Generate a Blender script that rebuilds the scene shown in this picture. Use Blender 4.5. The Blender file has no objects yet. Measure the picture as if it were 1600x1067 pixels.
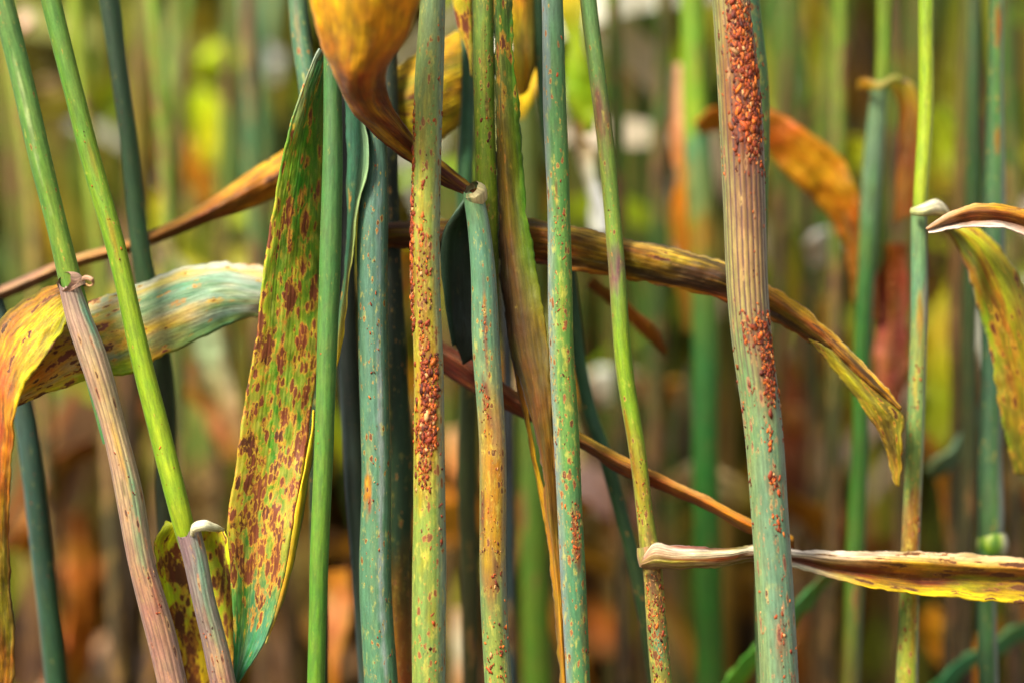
import bpy, math, random
import numpy as np

random.seed(7)
RNG = np.random.default_rng(7)
SC = bpy.context.scene
COL = SC.collection

# ------------------------------------------------------------------ camera, world, sun
DIST = 0.3556                # camera to the plane of sharp focus (metres)
CAM_H = 0.45                 # camera height over the soil
MM_PX = 0.128 / 1600         # metres per photo pixel in the plane of focus

cam_data = bpy.data.cameras.new('camera')
cam = bpy.data.objects.new('camera', cam_data)
COL.objects.link(cam)
cam.location = (0, -DIST, CAM_H)
cam.rotation_euler = (math.pi / 2, 0, 0)
cam_data.lens = 100
cam_data.sensor_width = 36
cam_data.clip_start = 0.01
cam_data.clip_end = 500
cam_data.dof.use_dof = True
cam_data.dof.focus_distance = DIST
cam_data.dof.aperture_fstop = 5.8
SC.camera = cam

SUN_EL, SUN_AZ = math.radians(44), math.radians(-42)   # azimuth: from behind the camera, to its left
world = bpy.data.worlds.new('World')
SC.world = world
world.use_nodes = True
wn = world.node_tree.nodes
bg = wn['Background']
sky = wn.new('ShaderNodeTexSky')
sky.sky_type = 'NISHITA'
sky.sun_disc = False
sky.sun_elevation = SUN_EL
sky.sun_rotation = math.radians(180) + SUN_AZ * -1
sky.air_density = 1.0
sky.dust_density = 2.5
haze = wn.new('ShaderNodeHueSaturation')      # thin high cloud: the sky is paler than a clear one
haze.inputs['Saturation'].default_value = 0.55
world.node_tree.links.new(sky.outputs[0], haze.inputs['Color'])
world.node_tree.links.new(haze.outputs[0], bg.inputs[0])
bg.inputs[1].default_value = 0.14

sun_data = bpy.data.lights.new('sun', 'SUN')
sun_data.energy = 4.6
sun_data.angle = math.radians(16)
sun_data.color = (1.0, 0.95, 0.86)
sun = bpy.data.objects.new('sun', sun_data)
COL.objects.link(sun)
sun.rotation_euler = (math.pi / 2 - SUN_EL, 0, SUN_AZ)
sun.location = (-1, -1, 2)

SC.view_settings.view_transform = 'Standard'
SC.view_settings.look = 'None'
SC.view_settings.exposure = 1.2
SC.view_settings.gamma = 1
SC.render.engine = 'CYCLES'
SC.cycles.use_denoising = True
SC.cycles.max_bounces = 8
SC.cycles.sample_clamp_indirect = 6

GAIN = 0.70   # base colour of a surface relative to the colour it shows in the photo


# ------------------------------------------------------------------ helpers
def lin(h):
    if not isinstance(h, str):
        return np.array(h, float)
    h = h.lstrip('#')
    c = np.array([int(h[i:i + 2], 16) for i in (0, 2, 4)]) / 255.0
    c = np.where(c <= 0.04045, c / 12.92, ((c + 0.055) / 1.055) ** 2.4)
    return np.clip(c * GAIN, 0.004, 0.8)


def P(px, py, d=0.0):
    """photo pixel and depth in mm behind the plane of focus -> point of the place"""
    y = d * 0.001
    k = (DIST + y) / DIST
    return np.array([(px - 800) * MM_PX * k, y, CAM_H - (py - 533.5) * MM_PX * k])


def spline(keys, t_keys, t):
    keys = np.asarray(keys, float)
    if len(keys) < 2:
        return np.repeat(keys, len(t), 0)
    m = np.gradient(keys, t_keys, axis=0) if len(keys) > 2 else np.repeat((keys[1:] - keys[:1]) / (t_keys[1] - t_keys[0]), 2, 0)
    i = np.clip(np.searchsorted(t_keys, t, side='right') - 1, 0, len(keys) - 2)
    h = (t_keys[i + 1] - t_keys[i])
    s = ((t - t_keys[i]) / h)[:, None]
    h = h[:, None]
    return ((2 * s**3 - 3 * s**2 + 1) * keys[i] + (s**3 - 2 * s**2 + s) * h * m[i]
            + (-2 * s**3 + 3 * s**2) * keys[i + 1] + (s**3 - s**2) * h * m[i + 1])


def vnoise(x, y, seed=0):
    """smooth value noise in 0..1"""
    xi, yi = np.floor(x).astype(np.int64), np.floor(y).astype(np.int64)
    fx, fy = x - xi, y - yi
    fx, fy = fx * fx * (3 - 2 * fx), fy * fy * (3 - 2 * fy)

    def hsh(a, b):
        n = (a * 374761393 + b * 668265263 + seed * 1442695041) & 0x7fffffff
        n = ((n ^ (n >> 13)) * 1274126177) & 0x7fffffff
        return ((n ^ (n >> 16)) & 0xffff) / 65535.0
    return ((hsh(xi, yi) * (1 - fx) + hsh(xi + 1, yi) * fx) * (1 - fy)
            + (hsh(xi, yi + 1) * (1 - fx) + hsh(xi + 1, yi + 1) * fx) * fy)


def fnoise(x, y, seed=0):
    return (vnoise(x, y, seed) * 0.5 + vnoise(x * 2.1, y * 2.1, seed + 5) * 0.3 + vnoise(x * 4.3, y * 4.3, seed + 9) * 0.2)


def mesh_from(name, verts, faces, attrs, mat, base, parent=None, smooth=True):
    """faces: (n,3) or (n,4) index array"""
    v = np.asarray(verts, float) - np.asarray(base)
    me = bpy.data.meshes.new(name)
    n = faces.shape[1]
    me.vertices.add(len(v))
    me.vertices.foreach_set('co', v.astype(np.float32).ravel())
    me.loops.add(faces.size)
    me.loops.foreach_set('vertex_index', faces.astype(np.int32).ravel())
    me.polygons.add(len(faces))
    me.polygons.foreach_set('loop_start', np.arange(0, faces.size, n, dtype=np.int32))
    me.polygons.foreach_set('loop_total', np.full(len(faces), n, dtype=np.int32))
    me.polygons.foreach_set('use_smooth', np.full(len(faces), smooth))
    me.update(calc_edges=True)
    for k, a in attrs.items():
        a = np.asarray(a, np.float32)
        if a.ndim == 1:
            at = me.attributes.new(k, 'FLOAT', 'POINT')
            at.data.foreach_set('value', a)
        else:
            at = me.attributes.new(k, 'FLOAT_VECTOR', 'POINT')
            at.data.foreach_set('vector', a.ravel())
    me.materials.append(mat)
    o = bpy.data.objects.new(name, me)
    COL.objects.link(o)
    if parent is None:
        o.location = base
    else:
        o.parent = parent
        o.location = np.asarray(base) - np.asarray(parent.location)
    return o


def grid_faces(nr, nc):
    i = np.arange(nr * nc).reshape(nr, nc)
    return np.stack([i[:-1, :-1], i[:-1, 1:], i[1:, 1:], i[1:, :-1]], -1).reshape(-1, 4)


def tag(o, label, cat, group=None):
    o['label'] = label
    o['category'] = cat
    if group:
        o['group'] = group
    return o


# ------------------------------------------------------------------ materials
class NT:
    def __init__(s, m):
        m.use_nodes = True
        s.t = m.node_tree
        s.t.nodes.clear()

    def n(s, kind, **kw):
        nd = s.t.nodes.new(kind)
        for k, v in kw.items():
            setattr(nd, k, v)
        return nd

    def l(s, a, b):
        s.t.links.new(a, b)

    def math(s, op, a, b=None, c=None, clamp=False):
        nd = s.n('ShaderNodeMath', operation=op, use_clamp=clamp)
        for i, x in enumerate((a, b, c)):
            if x is None:
                continue
            if isinstance(x, (int, float)):
                nd.inputs[i].default_value = x
            else:
                s.l(x, nd.inputs[i])
        return nd.outputs[0]

    def smooth(s, x, lo, hi, a=0.0, b=1.0):
        nd = s.n('ShaderNodeMapRange', interpolation_type='SMOOTHSTEP')
        for k, v in (('Value', x), ('From Min', lo), ('From Max', hi), ('To Min', a), ('To Max', b)):
            if isinstance(v, (int, float)):
                nd.inputs[k].default_value = v
            else:
                s.l(v, nd.inputs[k])
        return nd.outputs[0]

    def mix(s, f, a, b, mode='MIX'):
        nd = s.n('ShaderNodeMix', data_type='RGBA', blend_type=mode)
        nd.clamp_factor = True
        for i, v in ((0, f), (6, a), (7, b)):
            if isinstance(v, (int, float)):
                nd.inputs[i].default_value = v
            elif hasattr(v, 'is_linked'):
                s.l(v, nd.inputs[i])
            else:
                nd.inputs[i].default_value = (*[float(q) for q in v], 1)
        return nd.outputs[2]


def plant_mat(name, su, sv, core, halo, vein=2.2, vein_amt=0.25, rough=0.5, transl=0.0, sheen=0.25,
              streak=0.35, speck=0.5, bump=0.25, core_w=0.1, halo_w=0.28, spec=0.4, sat=1.1, vbump=0.6, chlor=0.0, grime=0.55, lo_dis=0.45):
    m = bpy.data.materials.new(name)
    T = NT(m)
    uv = T.n('ShaderNodeAttribute', attribute_name='uvmm')
    colr = T.n('ShaderNodeAttribute', attribute_name='tint')
    dis = T.n('ShaderNodeAttribute', attribute_name='disease').outputs['Fac']
    rib = T.n('ShaderNodeAttribute', attribute_name='rib').outputs['Fac']
    oi = T.n('ShaderNodeObjectInfo').outputs['Random']
    sep = T.n('ShaderNodeSeparateXYZ')
    T.l(uv.outputs['Vector'], sep.inputs[0])
    u, v = sep.outputs[0], sep.outputs[1]

    def coord(a, b, off=0.0):
        c = T.n('ShaderNodeCombineXYZ')
        T.l(T.math('MULTIPLY', u, a), c.inputs[0])
        T.l(T.math('MULTIPLY', v, b), c.inputs[1])
        T.l(T.math('MULTIPLY_ADD', oi, 37.0, off), c.inputs[2])
        return c.outputs[0]

    def noise(vec, scale=1.0, detail=3.0, rough_=0.55):
        nd = T.n('ShaderNodeTexNoise')
        nd.inputs['Scale'].default_value = scale
        nd.inputs['Detail'].default_value = detail
        nd.inputs['Roughness'].default_value = rough_
        T.l(vec, nd.inputs['Vector'])
        return nd.outputs['Fac']

    # long streaks of lighter and darker tissue, and broad mottling
    st = noise(coord(2.6, 0.34, 3.0), 1.0, 5.0, 0.68)
    mo = noise(coord(0.55, 0.28, 9.0), 1.0, 3.0)
    fine = noise(coord(9.0, 3.5, 21.0), 1.0, 2.0)
    base = colr.outputs['Color']
    hs = T.n('ShaderNodeHueSaturation')
    T.l(base, hs.inputs['Color'])
    T.l(T.smooth(mo, 0.25, 0.75, 0.515, 0.485), hs.inputs['Hue'])
    T.l(T.smooth(st, 0.25, 0.75, 1 - streak, 1 + streak), hs.inputs['Value'])
    hs.inputs['Saturation'].default_value = sat
    c = hs.outputs[0]
    c = T.mix(T.smooth(fine, 0.3, 0.7, 0.0, 0.14), c, (0.02, 0.03, 0.012))
    if chlor > 0:      # yellowing flecks wherever the tissue is sick
        fl = noise(coord(1.5, 0.55, 77.0), 1.0, 4.0, 0.65)
        k = T.math('MULTIPLY_ADD', dis, -0.22, 0.66)
        c = T.mix(T.math('MULTIPLY', T.smooth(T.math('SUBTRACT', fl, k), -0.03, 0.14), chlor), c, T.mix(0.5, c, (0.5, 0.40, 0.05)))
    # rubbed, dirty and browned patches
    gr = noise(coord(0.9, 0.32, 131.0), 1.0, 5.0, 0.7)
    c = T.mix(T.math('MULTIPLY', T.smooth(gr, 0.50, 0.72), grime), c, T.mix(0.35, c, (0.10, 0.055, 0.02)))
    c = T.mix(T.math('MULTIPLY', T.smooth(gr, 0.46, 0.30), grime * 0.5), c, T.mix(0.5, c, (0.03, 0.07, 0.035)))
    vn = T.math('SINE', T.math('MULTIPLY_ADD', mo, 1.5, T.math('MULTIPLY', u, vein * 6.2832)))
    vn01 = T.math('MULTIPLY_ADD', vn, 0.5, 0.5)
    c = T.mix(T.math('MULTIPLY', T.smooth(vn01, 0.45, 0.0), vein_amt), c, T.mix(0.72, c, (0.015, 0.012, 0.004)))
    # heavy ribs where the attribute asks for them (dead sheaths)
    rb = T.math('SINE', T.math('MULTIPLY_ADD', st, 1.6, T.math('MULTIPLY', u, 1.55 * 6.2832)))
    c = T.mix(T.math('MULTIPLY', T.smooth(rb, 0.35, 0.95), rib), c, (0.065, 0.026, 0.022))
    # lesions: stretched cells with an irregular rim, a yellow halo round a rust core
    warp = noise(coord(2.3, 1.1, 40.0), 1.0, 3.0, 0.65)
    for k, (fu, fv, amt) in enumerate(((su, sv, 1.0), (su * 2.3, sv * 2.1, speck))):
        vo = T.n('ShaderNodeTexVoronoi', feature='F1')
        vo.inputs['Scale'].default_value = 1.0
        T.l(coord(fu, fv, 60.0 + 11 * k), vo.inputs['Vector'])
        sepc = T.n('ShaderNodeSeparateColor')
        T.l(vo.outputs['Color'], sepc.inputs[0])
        d = T.math('ADD', vo.outputs['Distance'], T.math('MULTIPLY', T.math('SUBTRACT', warp, 0.5), 0.75))
        pick = T.math('SUBTRACT', T.math('MULTIPLY', T.math('MULTIPLY', dis, T.smooth(gr, 0.34, 0.64, lo_dis, 1.4)), 1.15 * amt), sepc.outputs[0])   # only a share of the cells is diseased
        thr = T.math('MULTIPLY_ADD', T.math('MAXIMUM', pick, 0.0), 0.5, T.smooth(pick, -0.02, 0.06, -0.6, 0.10))
        hal = T.smooth(T.math('SUBTRACT', d, thr), halo_w, 0.02)
        cor = T.smooth(T.math('SUBTRACT', d, thr), core_w, -0.03)
        c = T.mix(T.math('MULTIPLY', hal, 0.85), c, T.mix(sepc.outputs[1], halo, [halo[0] * 0.85, halo[1] * 0.5, halo[2] * 0.8]))
        c = T.mix(T.math('MULTIPLY', cor, 0.95), c, T.mix(sepc.outputs[2], core, [q * 0.35 for q in core]))
    bs = T.n('ShaderNodeBsdfPrincipled')
    T.l(c, bs.inputs['Base Color'])
    rg = T.smooth(fine, 0.3, 0.7, rough - 0.1, rough + 0.14)
    T.l(rg, bs.inputs['Roughness'])
    bs.inputs['Specular IOR Level'].default_value = spec
    bs.inputs['Sheen Weight'].default_value = sheen
    bs.inputs['Sheen Roughness'].default_value = 0.45
    bs.inputs['Sheen Tint'].default_value = (0.85, 0.92, 0.95, 1)
    hsum = T.math('ADD', T.math('MULTIPLY', vn01, vbump), T.math('MULTIPLY', st, 0.8))
    hsum = T.math('ADD', hsum, T.math('MULTIPLY', fine, 0.35))
    hsum = T.math('ADD', hsum, T.math('MULTIPLY', T.math('MULTIPLY', rb, rib), -0.7))
    bp = T.n('ShaderNodeBump')
    bp.inputs['Strength'].default_value = bump
    bp.inputs['Distance'].default_value = 0.0004
    T.l(hsum, bp.inputs['Height'])
    T.l(bp.outputs[0], bs.inputs['Normal'])
    out = T.n('ShaderNodeOutputMaterial')
    if transl > 0:
        tr = T.n('ShaderNodeBsdfTranslucent')
        T.l(T.mix(0.25, c, (0.5, 0.42, 0.05), 'MIX'), tr.inputs['Color'])
        mx = T.n('ShaderNodeMixShader')
        mx.inputs[0].default_value = transl
        T.l(bs.outputs[0], mx.inputs[1])
        T.l(tr.outputs[0], mx.inputs[2])
        T.l(mx.outputs[0], out.inputs[0])
    else:
        T.l(bs.outputs[0], out.inputs[0])
    return m


RUST = (0.15, 0.026, 0.007)
YEL = (0.52, 0.32, 0.015)
M_STEM = plant_mat('stem_skin', 1.7, 0.75, (0.17, 0.05, 0.012), (0.46, 0.33, 0.04), vein=1.9, vein_amt=0.06, streak=0.3, halo_w=0.16, sat=1.16, vbump=0.15, sheen=0.04, lo_dis=0.0, chlor=0.8, bump=0.2, rough=0.58, spec=0.3, grime=0.32)
M_DRY = plant_mat('dry_sheath_skin', 1.5, 0.35, (0.12, 0.04, 0.02), (0.38, 0.24, 0.07), vein=2.2, vein_amt=0.2, streak=0.34, sheen=0.07, rough=0.62, sat=1.02, vbump=0.2, chlor=0.4, spec=0.3)
M_LEAF = plant_mat('rusted_leaf_skin', 0.82, 0.27, RUST, YEL, vein=2.6, vein_amt=0.15, transl=0.18, sheen=0.06, streak=0.34, speck=0.6, sat=1.22, vbump=0.15, rough=0.6, spec=0.3,  halo_w=0.31, chlor=0.5)
M_LEAFDRY = plant_mat('dry_leaf_skin', 1.1, 0.2, (0.10, 0.03, 0.008), (0.42, 0.22, 0.03), vein=1.7, vein_amt=0.4, transl=0.2, sheen=0.06, streak=0.55, bump=0.35, vbump=0.3, sat=1.15, halo_w=0.12, rough=0.62, spec=0.25, grime=0.8)
M_FAR = plant_mat('background_skin', 0.5, 0.1, (0.12, 0.05, 0.015), (0.3, 0.2, 0.03), vein=0.8, vein_amt=0.15, transl=0.0, sat=1.35, sheen=0.03, streak=0.3, speck=0.2)
M_FARLEAF = plant_mat('background_leaf_skin', 0.5, 0.1, (0.12, 0.05, 0.015), (0.3, 0.2, 0.03), vein=0.8, vein_amt=0.15, transl=0.35, sat=1.35, sheen=0.03, streak=0.3, speck=0.2)


def pustule_mat():
    m = bpy.data.materials.new('rust_spores')
    T = NT(m)
    a = T.n('ShaderNodeAttribute', attribute_name='tint')
    nz = T.n('ShaderNodeTexNoise')
    nz.inputs['Scale'].default_value = 9000
    nz.inputs['Detail'].default_value = 2
    g = T.n('ShaderNodeNewGeometry')
    T.l(g.outputs['Position'], nz.inputs['Vector'])
    c = T.mix(T.smooth(nz.outputs['Fac'], 0.35, 0.65, 0.0, 0.45), a.outputs['Color'], (0.07, 0.015, 0.006))
    bs = T.n('ShaderNodeBsdfPrincipled')
    T.l(c, bs.inputs['Base Color'])
    bs.inputs['Roughness'].default_value = 0.6
    bs.inputs['Specular IOR Level'].default_value = 0.22
    bp = T.n('ShaderNodeBump')
    bp.inputs['Strength'].default_value = 0.5
    bp.inputs['Distance'].default_value = 0.0001
    T.l(nz.outputs['Fac'], bp.inputs['Height'])
    T.l(bp.outputs[0], bs.inputs['Normal'])
    out = T.n('ShaderNodeOutputMaterial')
    T.l(bs.outputs[0], out.inputs[0])
    return m


M_PUST = pustule_mat()


def soil_mat():
    m = bpy.data.materials.new('field_soil')
    T = NT(m)
    tc = T.n('ShaderNodeTexCoord')
    a = T.n('ShaderNodeTexNoise')
    a.inputs['Scale'].default_value = 30
    a.inputs['Detail'].default_value = 8
    T.l(tc.outputs['Object'], a.inputs['Vector'])
    c = T.mix(T.smooth(a.outputs['Fac'], 0.35, 0.68), (0.045, 0.028, 0.016), (0.14, 0.09, 0.05))
    bs = T.n('ShaderNodeBsdfPrincipled')
    T.l(c, bs.inputs['Base Color'])
    bs.inputs['Roughness'].default_value = 0.95
    bp = T.n('ShaderNodeBump')
    bp.inputs['Distance'].default_value = 0.01
    T.l(a.outputs['Fac'], bp.inputs['Height'])
    T.l(bp.outputs[0], bs.inputs['Normal'])
    out = T.n('ShaderNodeOutputMaterial')
    T.l(bs.outputs[0], out.inputs[0])
    return m


# ------------------------------------------------------------------ ground
def build_ground():
    n = 60
    g = np.linspace(-1, 1, n)
    g = np.sign(g) * np.abs(g) ** 3 * 120
    X, Y = np.meshgrid(g, g)
    Z = (fnoise(X * 9 + 50, Y * 9 + 50, 3) - 0.5) * 0.02 - 0.004
    v = np.stack([X, Y, Z], -1).reshape(-1, 3)
    o = mesh_from('ground', v, grid_faces(n, n), {}, soil_mat(), (0, 0, 0))
    o['kind'] = 'structure'


build_ground()


# ------------------------------------------------------------------ stems
def lay_path(pts, ext_top, ext_bot, step):
    """pts: (px, py, width_px, depth_mm). Returns centres, radii, photo rows, t"""
    pos = [P(x, y, d) for x, y, w, d in pts]
    rad = [w * 0.5 * MM_PX * (DIST + d * 0.001) / DIST for x, y, w, d in pts]
    row = [float(p[1]) for p in pts]
    fine = [True] * (len(pts) - 1)
    if ext_top:
        d0 = pos[0] - pos[1]
        d0 /= np.linalg.norm(d0)
        up = np.array([0, 0, 1.0])
        a = pos[0] + d0 * 0.03
        b = a + (d0 * 0.4 + up * 0.6) * max(ext_top - 0.03, 0.015)
        pos = [b, a] + pos
        rad = [rad[0] * 0.85, rad[0] * 0.97] + rad
        row = [row[0] - 900, row[0] - 375] + row
        fine = [False, False] + fine
    if ext_bot:
        d1 = pos[-1] - pos[-2]
        d1 /= np.linalg.norm(d1)
        a = pos[-1] + d1 * 0.03
        b = a + (d1 * 0.5 + np.array([0, 0, -0.5])) * 0.10
        c = np.array([b[0] + d1[0] * 0.05, b[1], -0.004])
        pos += [a, b, c]
        rad += [rad[-1]] * 3
        row += [row[-1] + 375, row[-1] + 1600, row[-1] + 4500]
        fine += [False] * 3
    pos = np.array(pos)
    seg = np.linalg.norm(np.diff(pos, axis=0), axis=1)
    tk = np.concatenate([[0], np.cumsum(seg)])
    ts = [np.linspace(tk[i], tk[i + 1], max(2, int(seg[i] / (step if fine[i] else 0.006)) + 1), endpoint=False) for i in range(len(seg))]
    t = np.concatenate(ts + [[tk[-1]]])
    q = spline(np.column_stack([pos, rad, row]), tk, t)
    return q[:, :3], np.maximum(q[:, 3], 1e-4), q[:, 4], t


def frames(c):
    T = np.gradient(c, axis=0)
    T /= np.linalg.norm(T, axis=1)[:, None]
    S = np.array([1.0, 0, 0]) - T * T[:, :1]
    S /= np.linalg.norm(S, axis=1)[:, None]
    F = np.cross(T, S)
    F *= np.where(F[:, 1:2] > 0, -1, 1)          # towards the camera side
    return T, S, F


def tint_keys(row, keys):
    ys = np.array([k[0] for k in keys], float)
    cs = np.array([lin(k[1]) for k in keys])
    return np.stack([np.interp(row, ys, cs[:, j]) for j in range(3)], -1)


SEED = [10]


def tube(name, pts, keys, mat, base, parent=None, ext_top=0.0, ext_bot=False, seg=32, step=0.00026, left=None, right=None,
         patches=(), dis=((0, 0.2), (1067, 0.2)), rib=((0, 0.0), (1, 0.0)), lobes=0.0, rag=0.0, warp=1.4, dust=()):
    SEED[0] += 1
    sd = SEED[0]
    c, r, row, t = lay_path(pts, ext_top, ext_bot, step)
    T, S, F = frames(c)
    # stems are never quite straight or round
    wob = (vnoise(t * 60, t * 0 + sd, sd) - 0.5) * 0.0005 * warp
    wr = 1 + (vnoise(t * 110, t * 0 + sd, sd + 1) - 0.5) * 0.05 * warp
    c = c + S * wob[:, None]
    th = np.linspace(-math.pi, math.pi, seg + 1)
    rr = (r * wr)[:, None] * (1 + lobes * np.cos(th * 9 + sd)[None, :] + 0.02 * np.cos(th * 2 + sd))
    V = c[:, None, :] + rr[..., None] * (np.sin(th)[None, :, None] * S[:, None, :] + np.cos(th)[None, :, None] * F[:, None, :])
    if rag > 0:                                   # a torn upper rim
        top = (t < rag * 1.5)
        lift = (fnoise(th * 3 + sd, th * 0, sd) - 0.5) * rag
        V[0] += T[0] * -lift[:, None] * 1.2
    nr, nc = len(c), seg + 1
    U = np.broadcast_to(th[None, :], (nr, nc)) * np.mean(r)
    Vv = np.broadcast_to(t[:, None], (nr, nc))
    R = np.broadcast_to(row[:, None], (nr, nc))
    jit = (fnoise(U * 900 + sd, Vv * 160, sd) - 0.5) * 130        # rows jittered so that colour zones interlock
    tint = tint_keys((R + jit).ravel(), keys).reshape(nr, nc, 3)
    side = np.sin(th)[None, :] * np.ones((nr, 1))
    nz = fnoise(U * 1400, Vv * 120, sd + 3)
    for s, spec in ((-1, left), (1, right)):  # side tints: own edge colours, plus painted sky reflection and side shade
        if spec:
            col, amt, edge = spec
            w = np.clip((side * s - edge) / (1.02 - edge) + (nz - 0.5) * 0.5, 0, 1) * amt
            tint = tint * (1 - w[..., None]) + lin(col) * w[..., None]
    front = np.cos(th)[None, :] > -0.1
    stains = [((y0 + y1) / 2, (u0 + u1) / 2, (y1 - y0) * .55, (u1 - u0) * .6 + .12, '#8a4414', .5) for (y0, y1, u0, u1, n, sz) in dust if n >= 18 and sz >= 6.2]
    for (py, uf, ry, ru, col, amt) in list(patches) + stains:
        q = np.sqrt(((R - py) / ry) ** 2 + ((side - uf) / ru) ** 2)
        n2 = fnoise(U * 2600 + py, Vv * 420 + uf, sd + 7)
        w = np.clip((1.0 - q) * 1.6 + (n2 - 0.5) * 2.2, 0, 1) * np.clip((1.6 - q) * 2, 0, 1) * amt * front
        tint = tint * (1 - w[..., None]) + lin(col) * w[..., None]
    tint = np.clip(tint * np.array([.85, .72, .54]) * (1.12 if mat is M_DRY else 1.3 if mat is M_FAR else 1.0), 0, .85)
    D = np.interp(row, [k[0] for k in dis], [k[1] for k in dis]) * .9
    Rb = np.interp(row, [k[0] for k in rib], [k[1] for k in rib])
    ones = np.ones(nc)
    attrs = {'tint': tint.reshape(-1, 3), 'uvmm': np.stack([U * 1000, Vv * 1000, Vv * 0], -1).reshape(-1, 3),
             'disease': np.outer(D, ones).ravel(), 'rib': np.outer(Rb, ones).ravel()}
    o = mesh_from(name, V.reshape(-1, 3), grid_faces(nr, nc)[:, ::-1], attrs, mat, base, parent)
    return o, dict(c=c, r=r, row=row, T=T, S=S, F=F)


def ico():
    import bmesh
    bm = bmesh.new()
    bmesh.ops.create_icosphere(bm, subdivisions=1, radius=1)
    bm.verts.ensure_lookup_table()
    v = np.array([x.co[:] for x in bm.verts])
    f = np.array([[x.index for x in q.verts] for q in bm.faces])
    bm.free()
    return v, f


ICO_V, ICO_F = ico()
SPORE = [((0.72, 0.20, 0.02), 2.4), ((0.48, 0.09, 0.012), 4), ((0.26, 0.04, 0.010), 4), ((0.09, 0.018, 0.009), 2.6), ((0.75, 0.45, 0.20), 0.9)]  # the rare peach tone paints glints onto single grains
SPORE_C = np.array([s[0] for s in SPORE])
SPORE_W = np.array([s[1] for s in SPORE], float)
SPORE_W /= SPORE_W.sum()


def pustules(g, clusters, base, parent, seed=0, label=None, pal=None):
    """clusters: (row0, row1, side0, side1, how many, size_px). Blisters that sit on the skin"""
    rg = np.random.default_rng(100 + seed)
    Vs, Fs, Cs = [], [], []
    k = 0
    for (y0, y1, u0, u1, n, size) in clusters:
        n = int(n * (3.3 if n > 30 else 1.6))
        lines = rg.uniform(u0, u1, max(3, int(n ** 0.5)))     # they break out along the veins
        made = 0
        while made < n:
            py = rg.uniform(y0, y1)
            uf = (rg.choice(lines) + rg.normal(0, 0.05)) if rg.random() < 0.6 else rg.uniform(u0, u1)
            edge = min((py - y0), (y1 - py)) / (0.5 * (y1 - y0))
            if n > 20 and rg.random() > 0.25 + edge * 1.2:
                made += 0.15
                continue
            made += 1
            uf = max(-1.0, min(1.0, uf))
            th = math.asin(uf)
            i = int(np.clip(np.searchsorted(g['row'], py), 1, len(g['row']) - 2))
            nrm = g['S'][i] * math.sin(th) + g['F'][i] * math.cos(th)
            tang = g['T'][i]
            bi = np.cross(nrm, tang)
            s = size * (0.24 if n > 30 else 0.235) * MM_PX * rg.lognormal(0, 0.38)
            s = min(s, size * MM_PX * 0.85)
            p = g['c'][i] + nrm * (g['r'][i] + s * 0.02)
            el = rg.uniform(1.1, 2.4)
            b = ICO_V * (1 + rg.uniform(-0.34, 0.3, (len(ICO_V), 1)))
            tilt = rg.normal(0, 0.35)
            a, bb = tang * math.cos(tilt) + bi * math.sin(tilt), bi * math.cos(tilt) - tang * math.sin(tilt)
            v = p + s * (b[:, :1] * a * el + b[:, 1:2] * bb * rg.uniform(0.6, 1.0) + b[:, 2:] * nrm * rg.uniform(0.3, 0.62))
            Vs.append(v)
            Fs.append(ICO_F + k * len(ICO_V))
            col = SPORE_C[rg.choice(len(SPORE_C), p=SPORE_W if pal is None else pal)] * np.array([.78, .66, .5]) * rg.uniform(0.35, 1.1)
            Cs.append(np.repeat(col[None], len(ICO_V), 0))
            k += 1
    o = mesh_from('rust_pustules', np.concatenate(Vs), np.concatenate(Fs), {'tint': np.concatenate(Cs)}, M_PUST, base, parent)
    o['kind'] = 'stuff'
    if label:
        o['label'] = label
    return o


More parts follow.
